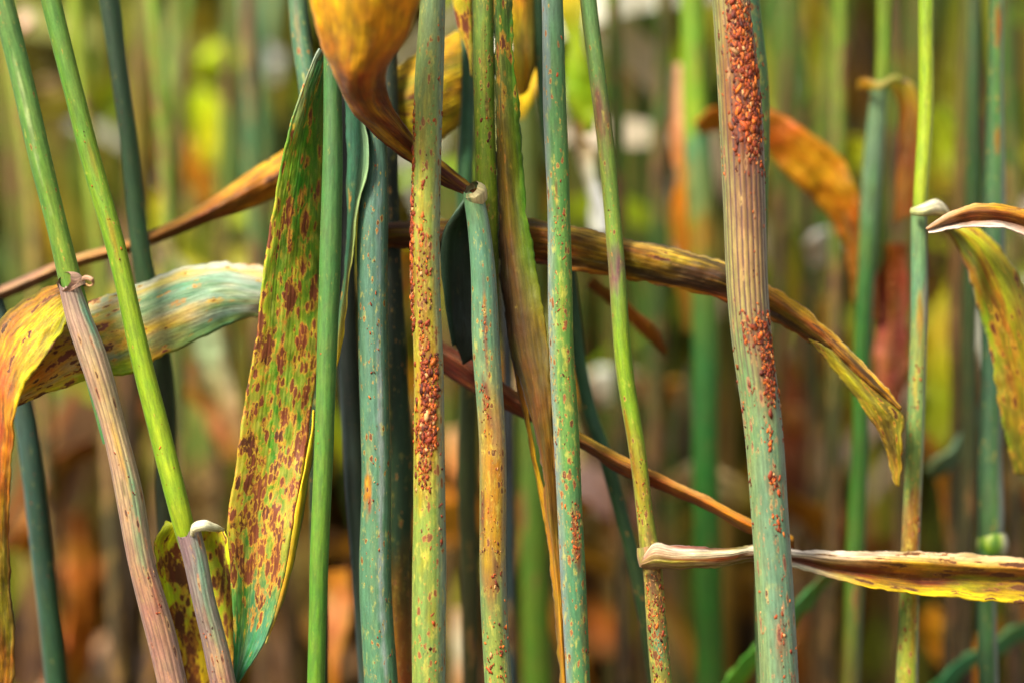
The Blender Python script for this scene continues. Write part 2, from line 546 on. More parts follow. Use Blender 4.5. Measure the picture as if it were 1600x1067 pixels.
def leaf(name, rails, cols, mat, base=None, parent=None, rows=None, cpr=10, dis=0.3, bow=0.0, ripple=0.12, rag=0.0, thick=0.00016, rib=0.0, crease=False, mott=(), lgain=1.25, crk=None):
    """A blade lofted across rails. rails: list of edge lines [(px, py, depth_mm) ...] from base to tip;
    cols: for each rail the colours met along it. bow in mm."""
    SEED[0] += 1
    sd = SEED[0]
    K = []
    L = 0
    rails = [[tuple(float(z) for z in q) for q in rl] for rl in rails]
    ext = [0, 0]
    for e, (i0, i1) in enumerate(((0, 1), (-1, -2))):          # a blade that runs out of the picture still ends in a tip
        E0, E1 = np.array([r[i0] for r in rails]), np.array([r[i1] for r in rails])
        if all(q[0] < 0 or q[0] > 1600 or q[1] < 0 or q[1] > 1067 for q in E0):
            mid, dr = E0.mean(0), E0.mean(0) - E1.mean(0)
            tip = mid + dr / np.linalg.norm(dr) * max(np.linalg.norm(E0[-1] - E0[0]) * 1.7, 60)
            for r, q in zip(rails, E0):
                q2 = tuple(tip + (q - mid) * .04)
                r.insert(0, q2) if e == 0 else r.append(q2)
            ext[e] = 1
    f0 = f1 = 0
    for rl in rails:
        p = np.array([P(*q) for q in rl])
        s = np.concatenate([[0], np.cumsum(np.linalg.norm(np.diff(p, axis=0), axis=1))])
        L = max(L, s[-1])
        s = s / s[-1]
        f0 += (s[1] if ext[0] else 0) / len(rails)
        f1 += (s[-2] if ext[1] else 1) / len(rails)
        K.append((p, s))
    nr = rows or int(np.clip(L / 0.0003, 16, 420))
    tt = np.linspace(0, 1, nr)
    RL = np.stack([spline(p, s, tt) for p, s in K])                      # rails x rows x 3
    nk = len(rails)
    nc = cpr * (nk - 1) + 1
    w = np.linspace(0, nk - 1, nc)
    if crease or nk == 2:
        i = np.clip(np.floor(w).astype(int), 0, nk - 2)
        f = (w - i)[:, None, None]
        G = RL[i] * (1 - f) + RL[i + 1] * f
    else:
        G = spline(RL.reshape(nk, -1), np.arange(nk, dtype=float), w).reshape(nc, nr, 3)
    G = G.transpose(1, 0, 2)                                             # rows x cols x 3
    CC = []
    for cl in cols:
        c = np.array([lin(q) for q in cl])
        CC.append(np.stack([np.interp(np.clip((tt - f0) / (f1 - f0), 0, 1), np.linspace(0, 1, len(cl)), c[:, j]) for j in range(3)], -1))
    CC = np.stack(CC)
    i = np.clip(np.floor(np.linspace(0, len(cols) - 1, nc)).astype(int), 0, max(len(cols) - 2, 0))
    f = (np.linspace(0, len(cols) - 1, nc) - i)[:, None, None]
    j = np.minimum(i + 1, len(cols) - 1)
    tint = (CC[i] * (1 - f) + CC[j] * f).transpose(1, 0, 2)
    across = G[:, -1] - G[:, 0]
    W = np.linalg.norm(across, axis=1)
    Tn = np.gradient(G.mean(1), axis=0)
    N = np.cross(across, Tn)
    N /= np.maximum(np.linalg.norm(N, axis=1), 1e-12)[:, None]
    N *= np.where(N[:, 1:2] > 0, -1, 1)
    fl = np.abs(N[:, 1:2]).clip(0.05, 1)
    N = N
    u = np.linspace(-1, 1, nc)
    alen = tt * L
    bw = bow * 0.001 * (1 - u ** 2)[None, :] * np.clip(W / (W.max() + 1e-9), 0, 1)[:, None]
    UU, VV = np.meshgrid(u, alen)
    rp = (fnoise(VV * 130 + sd, UU * 1.3 + sd, sd) - 0.5) * 2 * ripple * 0.004
    vr = 0.00005 * np.cos(u * 40)[None, :]
    if crk is None:
        crk = .28 if mat is M_LEAFDRY else .12
    cr = (fnoise(u[None, :] * W[:, None] * 260 + sd, VV * 300, sd + 13) - .5) * 2 * crk * 0.001
    G = G + N[:, None, :] * (bw + rp * np.abs(u)[None, :] ** 1 + vr + cr)[..., None]
    if rag > 0:
        e = (fnoise(alen * 700, alen * 0 + 3, sd) - 0.5) * 2 * rag * 0.001
        e2 = (fnoise(alen * 620, alen * 0 + 8, sd + 4) - 0.5) * 2 * rag * 0.001
        ad = across / np.maximum(W, 1e-9)[:, None]
        k = np.clip(np.abs(u) * 3 - 2, 0, 1)
        G = G + ad[:, None, :] * (np.where(u[None, :] < 0, e[:, None], e2[:, None]) * k[None, :])[..., None]
    cw = np.linalg.norm(np.diff(G, axis=1), axis=2).mean(0)
    uu = np.concatenate([[0], np.cumsum(cw)])
    UM = np.broadcast_to((uu - uu.mean())[None, :], (nr, nc))
    jn = fnoise(UM * 900 + sd, VV * 200, sd + 2)
    tint = np.clip(tint * np.array([1.03, .98, .86]) * lgain * (0.75 + 0.5 * jn[..., None]), 0, .85)
    for q, (mc, amt) in enumerate(mott):
        mn = fnoise(UM * 620 + 7 * q + sd, VV * 85 + 3 * q, sd + 21 + q)
        wq = np.clip((mn - .5) * 5, 0, 1) * amt
        tint = tint * (1 - wq[..., None]) + lin(mc) * wq[..., None]
    dv = np.interp(np.clip((tt - f0) / (f1 - f0), 0, 1), np.linspace(0, 1, len(dis)), dis) if isinstance(dis, (tuple, list)) else np.full(nr, dis)
    attrs = {'tint': tint.reshape(-1, 3), 'uvmm': np.stack([UM * 1000, VV * 1000, VV * 0], -1).reshape(-1, 3),
             'disease': np.repeat(dv, nc), 'rib': np.full(nr * nc, rib)}
    if base is None:
        base = G[0].mean(0)
    o = mesh_from(name, G.reshape(-1, 3), grid_faces(nr, nc), attrs, mat, base, parent)
    if thick:
        md = o.modifiers.new('thickness', 'SOLIDIFY')
        md.thickness = thick
        md.offset = 0
    return o


def plant(name, foot, label, cat='wheat stem', group=None):
    o = bpy.data.objects.new(name, None)
    o.empty_display_size = 0.01
    COL.objects.link(o)
    o.location = foot
    return tag(o, label, cat, group)


def foot_of(x, y, d):
    p = P(x, y, d)
    return np.array([p[0], p[1], 0.0])


FOCUS = 'rusted wheat stems in sharp focus'
SOFT = 'soft wheat stems just behind the sharp ones'
exec_later = []

# ------------------------------------------------------------------ the stems and leaves one can tell apart
def simple_stem(pts, keys, label, group=None, mat=None, pust=None, ext_top=0.10, name='wheat_plant', **kw):
    base = foot_of(*(pts[-1][0], pts[-1][1], pts[-1][3]))
    o, g = tube(name, pts, keys, mat or M_STEM, base, None, ext_top, True, dust=pust or (), **kw)
    tag(o, label, 'wheat stem', group)
    if pust:
        pustules(g, pust, base, o, seed=SEED[0])
    return o, g


# ---- far left stem with its pinkish dead sheath and the drooping orange leaf
def stem_pink_sheath():
    f = foot_of(285, 1067, 0)
    t = plant('wheat_plant', f, 'green wheat stem at far left rising out of a pinkish tan sheath', group=FOCUS)
    pts = [(6, 0, 35, -4), (31, 101, 36, -3), (66, 253, 36, -2), (91, 354, 34, -1), (112, 440, 35, 0), (141, 545, 33, 1), (176, 690, 24, 1)]
    tube('culm', pts, [(0, '#6c9a68'), (150, '#6f9d60'), (300, '#74a058'), (420, '#7fa858'), (560, '#5f9a70')], M_STEM, f, t, 0.1, False,
         left=('#4f7f4c', .7, .2), right=('#5b8a58', .4, .5), patches=[(180, -.1, 150, .16, '#a9c69a', .8), (360, 0.1, 90, .2, '#9cba6a', .5)],  # pale middle strips are a highlight painted into the skin colour
         dis=((0, .12), (440, .22)))
    sh = [(106, 446, 33, -1), (122, 500, 40, -1), (138, 545, 43, -1), (177, 679, 40, 0), (203, 780, 44, 0), (222, 881, 41, 0), (247, 982, 48, 0), (266, 1067, 46, 0)]
    o, g = tube('leaf_sheath', sh, [(446, '#a08a88'), (540, '#b8a48e'), (640, '#c0aa88'), (740, '#b8a480'), (820, '#a79378'), (900, '#a58468'), (1000, '#a07868'), (1067, '#9c7c70')], M_DRY, f, t, 0, True,
                left=('#8a7078', .6, .35), right=('#a6a6a8', .5, .55), rag=0.0016,
                patches=[(500, .75, 70, .3, '#5fa890', .9), (590, .1, 40, .3, '#d8c58a', .6), (690, .1, 60, .25, '#d2b25c', .8), (745, .15, 35, .2, '#c9a24a', .7), (790, .45, 75, .38, '#7aa884', .9), (850, .2, 60, .35, '#8aa680', .8), (930, .55, 60, .3, '#8a4a3a', .6), (760, -.2, 18, .12, '#5a5030', .8)],
                dis=((446, .12), (800, .2), (1067, .3)), rib=((446, .5), (700, .45), (1067, .45)), lobes=.012)
    pustules(g, [(880, 960, .2, .8, 16, 5), (690, 800, -.3, .6, 7, 4)], f, t, 3)
    # leaf: bends over at the collar and hangs down the left edge of the frame
    leaf('leaf_blade', [
        [(112, 448, 1), (90, 446, 2), (50, 463, 3), (10, 487, 3), (-18, 540, 1), (-26, 640, -2), (-30, 800, -3), (-30, 1100, -3)],
        [(112, 458, 1), (88, 478, 0), (55, 510, -1), (25, 550, -2), (5, 610, -4), (0, 690, -4.5), (-6, 830, -4), (-8, 1100, -3)],
        [(116, 466, 1), (104, 505, -.5), (76, 545, -3), (48, 586, -4.5), (28, 625, -5), (20, 690, -4.5), (14, 830, -3), (16, 1100, -2)]],
        [['#8a6040', '#6e3a18', '#b0641c', '#c8741c', '#96561c', '#7a5a30', '#86663a', '#8a6a3c'],
         ['#b09040', '#d8b030', '#d88a1c', '#b85a14', '#a8651e', '#8a6030', '#7e5c34', '#806034'],
         ['#8a8a40', '#b8b830', '#c8b028', '#c8a428', '#a8862a', '#86683a', '#947242', '#8a6a40']],
        M_LEAFDRY, f, t, dis=(.2, .3, .3, .3, .2, .2, .2), bow=-.5, rag=.3, mott=(('#d8a018', .6), ('#b0480c', .7), ('#2c1004', .65), ('#7a9420', .35)), crk=.4, lgain=1.3)
    tube('collar', [(100, 440, 30, -2), (113, 446, 40, -1), (118, 454, 38, -1)], [(440, '#b08a78'), (454, '#a58a80')], M_DRY, f, t, seg=24, rag=.0008)
    # the curled shred of ligule
    leaf('ligule', [[(128, 436, -3), (136, 433, -4), (144, 436, -4.5), (146, 443, -4), (139, 447, -3.5), (134, 443, -3.2)],
                    [(127, 441, -2), (135, 438, -3), (141, 440, -4), (142, 443, -3.5), (139, 444, -3), (136, 442, -2.7)]],
         [['#c8a890', '#d8b8a0', '#b08860'], ['#c8a890', '#c8a080', '#a07850']], M_LEAFDRY, f, t, dis=0, rows=30, cpr=3)


stem_pink_sheath()


# ---- second stem with the rusty leaf standing behind its sheath
def stem_bright():
    f = foot_of(350, 1067, 0)
    t = plant('wheat_plant', f, 'bright yellow green wheat stem entering a purplish sheath backed by a speckled yellow leaf', group=FOCUS)
    o, g = tube('culm', [(82, 0, 31, -2), (112, 127, 30, -1), (143, 253, 31, 0), (170, 354, 31, 0), (215, 536, 31, 0), (253, 679, 33, 0), (289, 812, 33, 0), (299, 852, 30, .5)],
         [(0, '#6c9a5e'), (200, '#76a458'), (330, '#82aa50'), (450, '#88ac50'), (600, '#90b64c'), (800, '#98ba4a')], M_STEM, f, t, 0.1, False,
         left=('#5f9440', .6, .3), right=('#7ea03c', .5, .5), dis=((0, .08), (300, .25), (500, .1), (800, .08)),
         patches=[(380, .1, 60, .4, '#a8823a', .55), (260, .3, 50, .3, '#97944a', .6), (690, -.1, 60, .2, '#b8d860', .5)])
    pustules(g, [(200, 420, -.7, .8, 10, 4), (520, 780, -.8, .8, 7, 3.2)], f, t, 5)
    o, g = tube('leaf_sheath', [(296, 832, 38, -.5), (305, 870, 38, -.5), (316, 932, 37, -.5), (331, 1000, 39, 0), (345, 1067, 41, 0)],
                [(832, '#8a7a86'), (880, '#7f8a86'), (960, '#8a8a84'), (1030, '#a08a7c'), (1067, '#9a7a6c')], M_DRY, f, t, 0, True,
                left=('#7a6470', .9, -.1), right=('#9a9a90', .4, .6), patches=[(905, .4, 75, .4, '#6fa08c', .95), (985, .35, 50, .35, '#84a07c', .7), (960, -.1, 25, .2, '#8a5a40', .6), (1040, .1, 40, .4, '#b89a6a', .6)],
                dis=((832, .12), (1067, .35)), rib=((832, .35), (1067, .4)), rag=.0012)
    pustules(g, [(950, 1067, -.6, .8, 14, 4)], f, t, 6)
    leaf('leaf_blade', [
        [(262, 812, 3), (246, 838, 2), (245, 890, 2.5), (250, 950, 4), (262, 1020, 5), (275, 1110, 6)],
        [(285, 818, 2.5), (268, 850, 4), (270, 900, 5), (278, 960, 6), (288, 1020, 7), (298, 1110, 8)],
        [(335, 820, 2.5), (338, 850, 4), (338, 900, 5), (338, 960, 6), (338, 1020, 7), (338, 1110, 8)],
        [(350, 826, 3), (358, 850, 2), (361, 900, 2.5), (363, 960, 4), (366, 1020, 5), (370, 1110, 6)]],
        [['#a8a03a', '#a8b030', '#9aa82c', '#b0a02c', '#a08a30'], ['#b8b848', '#8fae2e', '#98b02a', '#c0a428', '#b89a30'],
         ['#a8b040', '#8aa82e', '#a4ae2a', '#b89a28', '#a8882a'], ['#b8b050', '#94aa34', '#a89a2c', '#8a7a26', '#7a6a26']],
        M_LEAF, f, t, dis=(.5, 1.0, 1.15, 1.1, 1.0), bow=0, rag=.3, ripple=.25, lgain=2.3, mott=(('#5c8c24', .55), ('#6a4018', .45)))
    leaf('ligule', [[(300, 834, -2), (304, 818, -2.5), (318, 813, -2.5), (334, 818, -1.5), (350, 826, 0)],
                    [(302, 838, -2), (306, 830, -3), (318, 828, -3), (332, 829, -2), (348, 830, 0)]],
         [['#d8d4b0', '#f4f4e0', '#f0ecd0', '#c8c090'], ['#c8c8a0', '#d8d8b8', '#b8b880']], M_LEAFDRY, f, t, dis=0, rows=40, cpr=4, bow=.3)


stem_bright()

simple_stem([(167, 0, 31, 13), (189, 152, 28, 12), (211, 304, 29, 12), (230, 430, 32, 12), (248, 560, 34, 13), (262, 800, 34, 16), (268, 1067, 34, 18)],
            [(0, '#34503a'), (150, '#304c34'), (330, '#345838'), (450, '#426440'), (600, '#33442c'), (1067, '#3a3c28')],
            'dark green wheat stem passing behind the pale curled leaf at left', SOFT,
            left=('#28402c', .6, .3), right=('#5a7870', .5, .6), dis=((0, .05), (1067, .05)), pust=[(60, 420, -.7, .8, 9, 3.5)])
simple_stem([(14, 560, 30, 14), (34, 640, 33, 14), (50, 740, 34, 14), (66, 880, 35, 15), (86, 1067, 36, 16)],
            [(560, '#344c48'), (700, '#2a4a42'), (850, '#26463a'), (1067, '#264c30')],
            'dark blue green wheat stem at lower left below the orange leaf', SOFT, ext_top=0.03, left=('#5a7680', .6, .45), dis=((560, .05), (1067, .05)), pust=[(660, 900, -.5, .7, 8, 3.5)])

# ---- pale horizontal leaf behind the two left stems
lf = leaf('wheat_leaf', [
    [(12, 590, 4), (40, 530, 5), (80, 492, 6), (150, 470, 6), (210, 446, 7), (280, 420, 8), (340, 410, 8), (400, 414, 9), (470, 432, 10)],
    [(15, 606, 2), (52, 562, 3), (100, 528, 4), (165, 502, 5), (220, 478, 5.5), (285, 452, 6), (342, 440, 6.5), (402, 446, 7), (470, 458, 9)],
    [(18, 622, 2), (66, 592, 2), (120, 560, 3), (182, 538, 4), (235, 512, 5), (292, 488, 5.5), (347, 470, 6), (403, 470, 7), (470, 470, 9)],
    [(22, 636, 3), (80, 612, 3), (140, 594, 4), (205, 582, 4.5), (256, 556, 5), (304, 534, 6), (352, 508, 7), (405, 494, 8), (470, 482, 10)]],
    [['#e09020', '#e0a828', '#b8b040', '#9ab08a', '#94b8a0', '#98bcac', '#b8c8bc', '#c8ccc4', '#a8b8a8'],
     ['#e07c18', '#e8a018', '#b8a030', '#a0a470', '#98b094', '#84b4a0', '#a8c0b4', '#b4c4bc', '#a8b0a0'],
     ['#e8a81c', '#d8701c', '#c08430', '#a89054', '#b0a07c', '#b8ac94', '#94b8a8', '#bca898', '#a89888'],
     ['#e8e028', '#e0d424', '#9cc030', '#88b034', '#a87c50', '#84a890', '#84b49c', '#c8ac8c', '#a89078']],
    M_LEAF, dis=(.8, .85, .8, .6, .35, .2, .12, .08, .05), bow=0, rag=.3, crk=.2, lgain=1.15,
    mott=(('#c8844c', .4), ('#d8b428', .45), ('#2f7440', .6), ('#e8e4dc', .25)))
tag(lf, 'pale blue green curled leaf turning rusty yellow, lying across behind the two left stems', 'wheat leaf')

# ---- thin tan rolled leaf rising from the left edge
lf = leaf('wheat_leaf', [
    [(-40, 466, 14), (20, 440, 14), (110, 402, 14), (200, 376, 14), (270, 345, 14), (330, 310, 14), (380, 275, 14), (440, 238, 15), (500, 205, 15)],
    [(-40, 474, 12), (22, 449, 12), (112, 411, 12), (203, 385, 12), (274, 356, 12), (336, 326, 12), (385, 300, 12.5), (440, 270, 13), (500, 230, 14)],
    [(-40, 484, 14), (25, 460, 14), (115, 420, 14), (205, 394, 14), (278, 367, 14), (340, 342, 14), (385, 328, 14), (440, 304, 15), (500, 270, 15)]],
    [['#8a6a5a', '#94786a', '#a8866a', '#b08a64', '#b08a58', '#b89058', '#c8943c', '#b8862c'],
     ['#8a6a54', '#a08068', '#a8805a', '#b08050', '#7a4a20', '#6a3c14', '#a8691c', '#b0761c'],
     ['#6a4a3a', '#7a5a48', '#8a644a', '#8a5c38', '#7a4a20', '#a8641c', '#c07c1c', '#a86a1c']],
    M_LEAFDRY, dis=(.1, .1, .1, .3, .6), bow=0)
tag(lf, 'narrow tan rolled leaf slanting up from left edge, widening orange brown at its end', 'wheat leaf')

# ---- the large rust-spotted blade
lf = leaf('wheat_leaf', [
    [(497, 76, 2), (478, 120, 1), (456, 187, 0), (436, 273, 0), (422, 350, 0), (410, 430, 0), (400, 527, 0), (380, 640, 0), (368, 730, 0), (355, 825, 0), (360, 890, 0), (365, 980, 1), (366, 1064, 3)],
    [(506, 84, 3), (492, 125, 2), (478, 187, 2), (466, 273, 2), (456, 350, 2), (449, 430, 2), (443, 527, 2), (432, 640, 2), (421, 730, 2), (405, 825, 2), (398, 890, 2), (390, 980, 2), (369, 1065, 3)],
    [(518, 96, 6), (512, 130, 5), (510, 187, 5), (508, 273, 5), (506, 350, 5), (504, 430, 5), (500, 527, 4), (487, 640, 3), (474, 730, 1), (456, 831, 0), (440, 915, 0), (413, 1005, 1), (372, 1066, 3)]],
    [['#8a9a90', '#9aa07a', '#8aa040', '#8aa430', '#94a82c', '#a8ae2c', '#9aa02c', '#b0a02c', '#a89a3c', '#7a9050', '#5a8458', '#5c8470'],
     ['#5a8460', '#54803c', '#4f8034', '#548434', '#5a8a34', '#5c8c34', '#548838', '#50843c', '#4a7a40', '#3a6c48', '#3f7254', '#5c8a74'],
     ['#5a8058', '#5a7c44', '#608438', '#688438', '#6a8638', '#808044', '#7a8a3c', '#8a8a34', '#8a8438', '#5a7a44', '#54846a', '#6a9080']],
    M_LEAF, dis=(.2, .42, .5, .7, .85, .95, 1.05, 1.1, 1.1, 1.0, .35, .03), bow=.5, rag=.12, cpr=16, lgain=1.18, crk=.2, mott=(('#2c7a34', .65), ('#b8a024', .2)))
tag(lf, 'large broad green leaf covered in dark red rust lesions beside the smooth green stem', 'wheat leaf')
fo = leaf('leaf_margin', [
    [(487, 640, 2.6), (482, 690, 1.6), (472, 740, .6), (458, 831, -.3), (442, 915, -.3), (415, 1005, .7)],
    [(492, 645, 3.5), (488, 700, 3), (480, 760, 2), (464, 850, 1), (446, 925, .5), (417, 1006, 1)]],
    [['#d8c050', '#d0b840', '#c8a848', '#b89a58', '#a89868'], ['#6a8038', '#587834', '#54743c', '#7a7a48', '#8a8a5a']], M_LEAF, lf.location, lf, dis=.2, cpr=4, bow=.2)

# ---- smooth green stem, and the folded dark blade on its right
simple_stem([(524, 60, 28, -1), (523, 126, 29, -1), (520, 273, 33, -1), (510, 527, 32, -1), (503, 679, 31, -1), (499, 880, 29, -1), (494, 1067, 29, -1)],
            [(60, '#4c7850'), (273, '#527f54'), (527, '#5a8a52'), (800, '#68964a'), (1067, '#629244')],
            'smooth plain green wheat stem running down the right side of the big spotted leaf', FOCUS, ext_top=0.0,
            left=('#4f8c4c', .4, .4), right=('#3c6c3c', .6, .2), dis=((0, .06), (1067, .08)), pust=[(200, 700, -.6, .6, 6, 3.2)])  # darker right side: shade painted into the colour
lf = leaf('wheat_leaf', [
    [(540, 150, 4), (541, 190, 4), (541, 243, 4), (540, 329, 4), (536, 430, 4), (524, 540, 4), (516, 600, 5)],
    [(558, 150, 3), (560, 190, 3), (562, 243, 3), (552, 329, 3), (541, 430, 3), (526, 540, 3), (518, 600, 4)],
    [(562, 150, 1), (568, 190, 1), (575, 243, 0), (559, 329, 0), (546, 430, 0), (530, 540, 1), (520, 610, 3)]],
    [['#3c6050', '#3a604c', '#365844', '#34503c', '#2c4430'], ['#46705c', '#46705c', '#3f6a54', '#4a6a4c', '#5a6a40'], ['#7a9a80', '#8aa884', '#a0b078', '#c8b868', '#c0a058']],
    M_LEAF, dis=(.05, .1, .15, .2), crease=True, rag=.12)
tag(lf, 'narrow dark green folded leaf with pale rim between smooth stem and blue stem', 'wheat leaf')

# ---- blue-green thick stem with sheath seam
o, g = simple_stem([(586, 90, 30, 3), (587, 190, 30, 3), (588, 240, 31, 3), (582, 320, 44, 2.5), (580, 527, 46, 2), (586, 780, 47, 2), (594, 1067, 52, 2)],
            [(90, '#3f6058'), (260, '#4d736c'), (400, '#557f76'), (600, '#5f8c80'), (800, '#5c8c78'), (1067, '#5a8c76')],
            'thick blue green wheat stem with a pale silvery highlight stripe and one small tan scar', FOCUS, ext_top=0.0,
            left=('#54806c', .6, .2), right=('#567a70', .5, .7), patches=[(800, .42, 420, .22, '#9aaebc', .75), (430, .5, 160, .2, '#7a90a0', .5), (765, -.5, 42, .3, '#b88a4a', .95), (785, -.35, 14, .14, '#8a4038', .9), (700, -.4, 30, .3, '#8ea070', .5), (930, -.1, 120, .3, '#7aa07a', .4)],  # long silvery patches paint a highlight; tan ones are the scar
            dis=((90, .25), (500, .35), (1067, .4)), pust=[(200, 1060, -.9, .9, 28, 3.8)])
# stem in the gap; the shade between its neighbours is put into its colour
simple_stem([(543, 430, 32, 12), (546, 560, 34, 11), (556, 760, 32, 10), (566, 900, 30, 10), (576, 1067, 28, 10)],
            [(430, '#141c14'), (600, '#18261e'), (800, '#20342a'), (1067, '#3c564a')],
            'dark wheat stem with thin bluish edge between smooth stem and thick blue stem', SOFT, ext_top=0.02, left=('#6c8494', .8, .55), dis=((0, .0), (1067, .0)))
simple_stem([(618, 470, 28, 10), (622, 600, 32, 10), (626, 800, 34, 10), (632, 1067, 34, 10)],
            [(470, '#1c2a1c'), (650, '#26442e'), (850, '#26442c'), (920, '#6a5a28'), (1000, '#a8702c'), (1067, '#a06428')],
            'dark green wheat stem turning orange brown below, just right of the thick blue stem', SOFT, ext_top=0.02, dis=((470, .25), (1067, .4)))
simple_stem([(462, -20, 30, 11), (470, 60, 31, 10), (482, 130, 32, 9), (492, 240, 32, 9), (497, 420, 30, 9), (498, 1067, 28, 10)],
            [(0, '#5a8068'), (100, '#54806c'), (300, '#3a5a44'), (1067, '#33482c')],
            'blue green wheat stem at top entering behind the tip of the big spotted leaf', SOFT, right=('#2c4634', .8, .4), dis=((0, .35), (100, .45), (1067, .2)), patches=[(50, -.2, 50, .4, '#8a7a58', .6)], pust=[(5, 110, -.8, .4, 9, 4)])


# ---- main pustule stem
o, g = simple_stem([(676, -10, 40, -1), (671, 126, 45, -1), (668, 273, 46, -1), (667, 527, 48, -1), (667, 780, 52, -1), (669, 1067, 53, -1)],
            [(0, '#7a9878'), (120, '#84a070'), (280, '#8ea460'), (480, '#96a45c'), (600, '#b0964e'), (700, '#a89c50'), (800, '#86a05c'), (950, '#7a9c64'), (1067, '#7e9c60')],
            'yellowish green wheat stem crusted with orange rust pustules along its left edge and middle', FOCUS,
            left=('#8aa05c', .5, .3), right=('#92a8b0', .85, .48),  # bluish right edge: reflected sky painted into the tint
            patches=[(330, -.3, 200, .3, '#b0a84a', .6), (630, -.2, 110, .5, '#c09248', .85), (520, 0, 70, .5, '#b49c4c', .6), (760, -.5, 60, .3, '#b4ac40', .6), (870, -.2, 50, .35, '#b0b048', .5), (960, .1, 60, .3, '#a8a848', .5), (150, 0, 60, .4, '#a4ac5c', .5)],
            dis=((0, .3), (300, .6), (650, .65), (800, .6), (1067, .55)),
            pust=[(135, 300, -1, -.88, 22, 8), (250, 525, -1, -.84, 110, 7.5), (300, 500, -1, -.7, 26, 7), (120, 540, .88, 1, 14, 5.5), (255, 300, -.25, .1, 9, 6),
                  (330, 560, -.5, .4, 34, 6.5), (490, 570, -.6, .2, 20, 7), (550, 630, -.45, .65, 84, 7.5), (600, 705, -.45, .5, 100, 7.5), (640, 770, -.85, .2, 52, 7.5), (560, 720, -1, -.75, 16, 7),
                  (780, 850, .3, .85, 7, 6), (850, 960, -.5, .5, 20, 6), (960, 1067, -.6, .5, 24, 6), (560, 1000, .8, 1, 10, 4.5), (780, 1067, -1, 0, 12, 5), (0, 250, -.7, .9, 14, 4.5)])


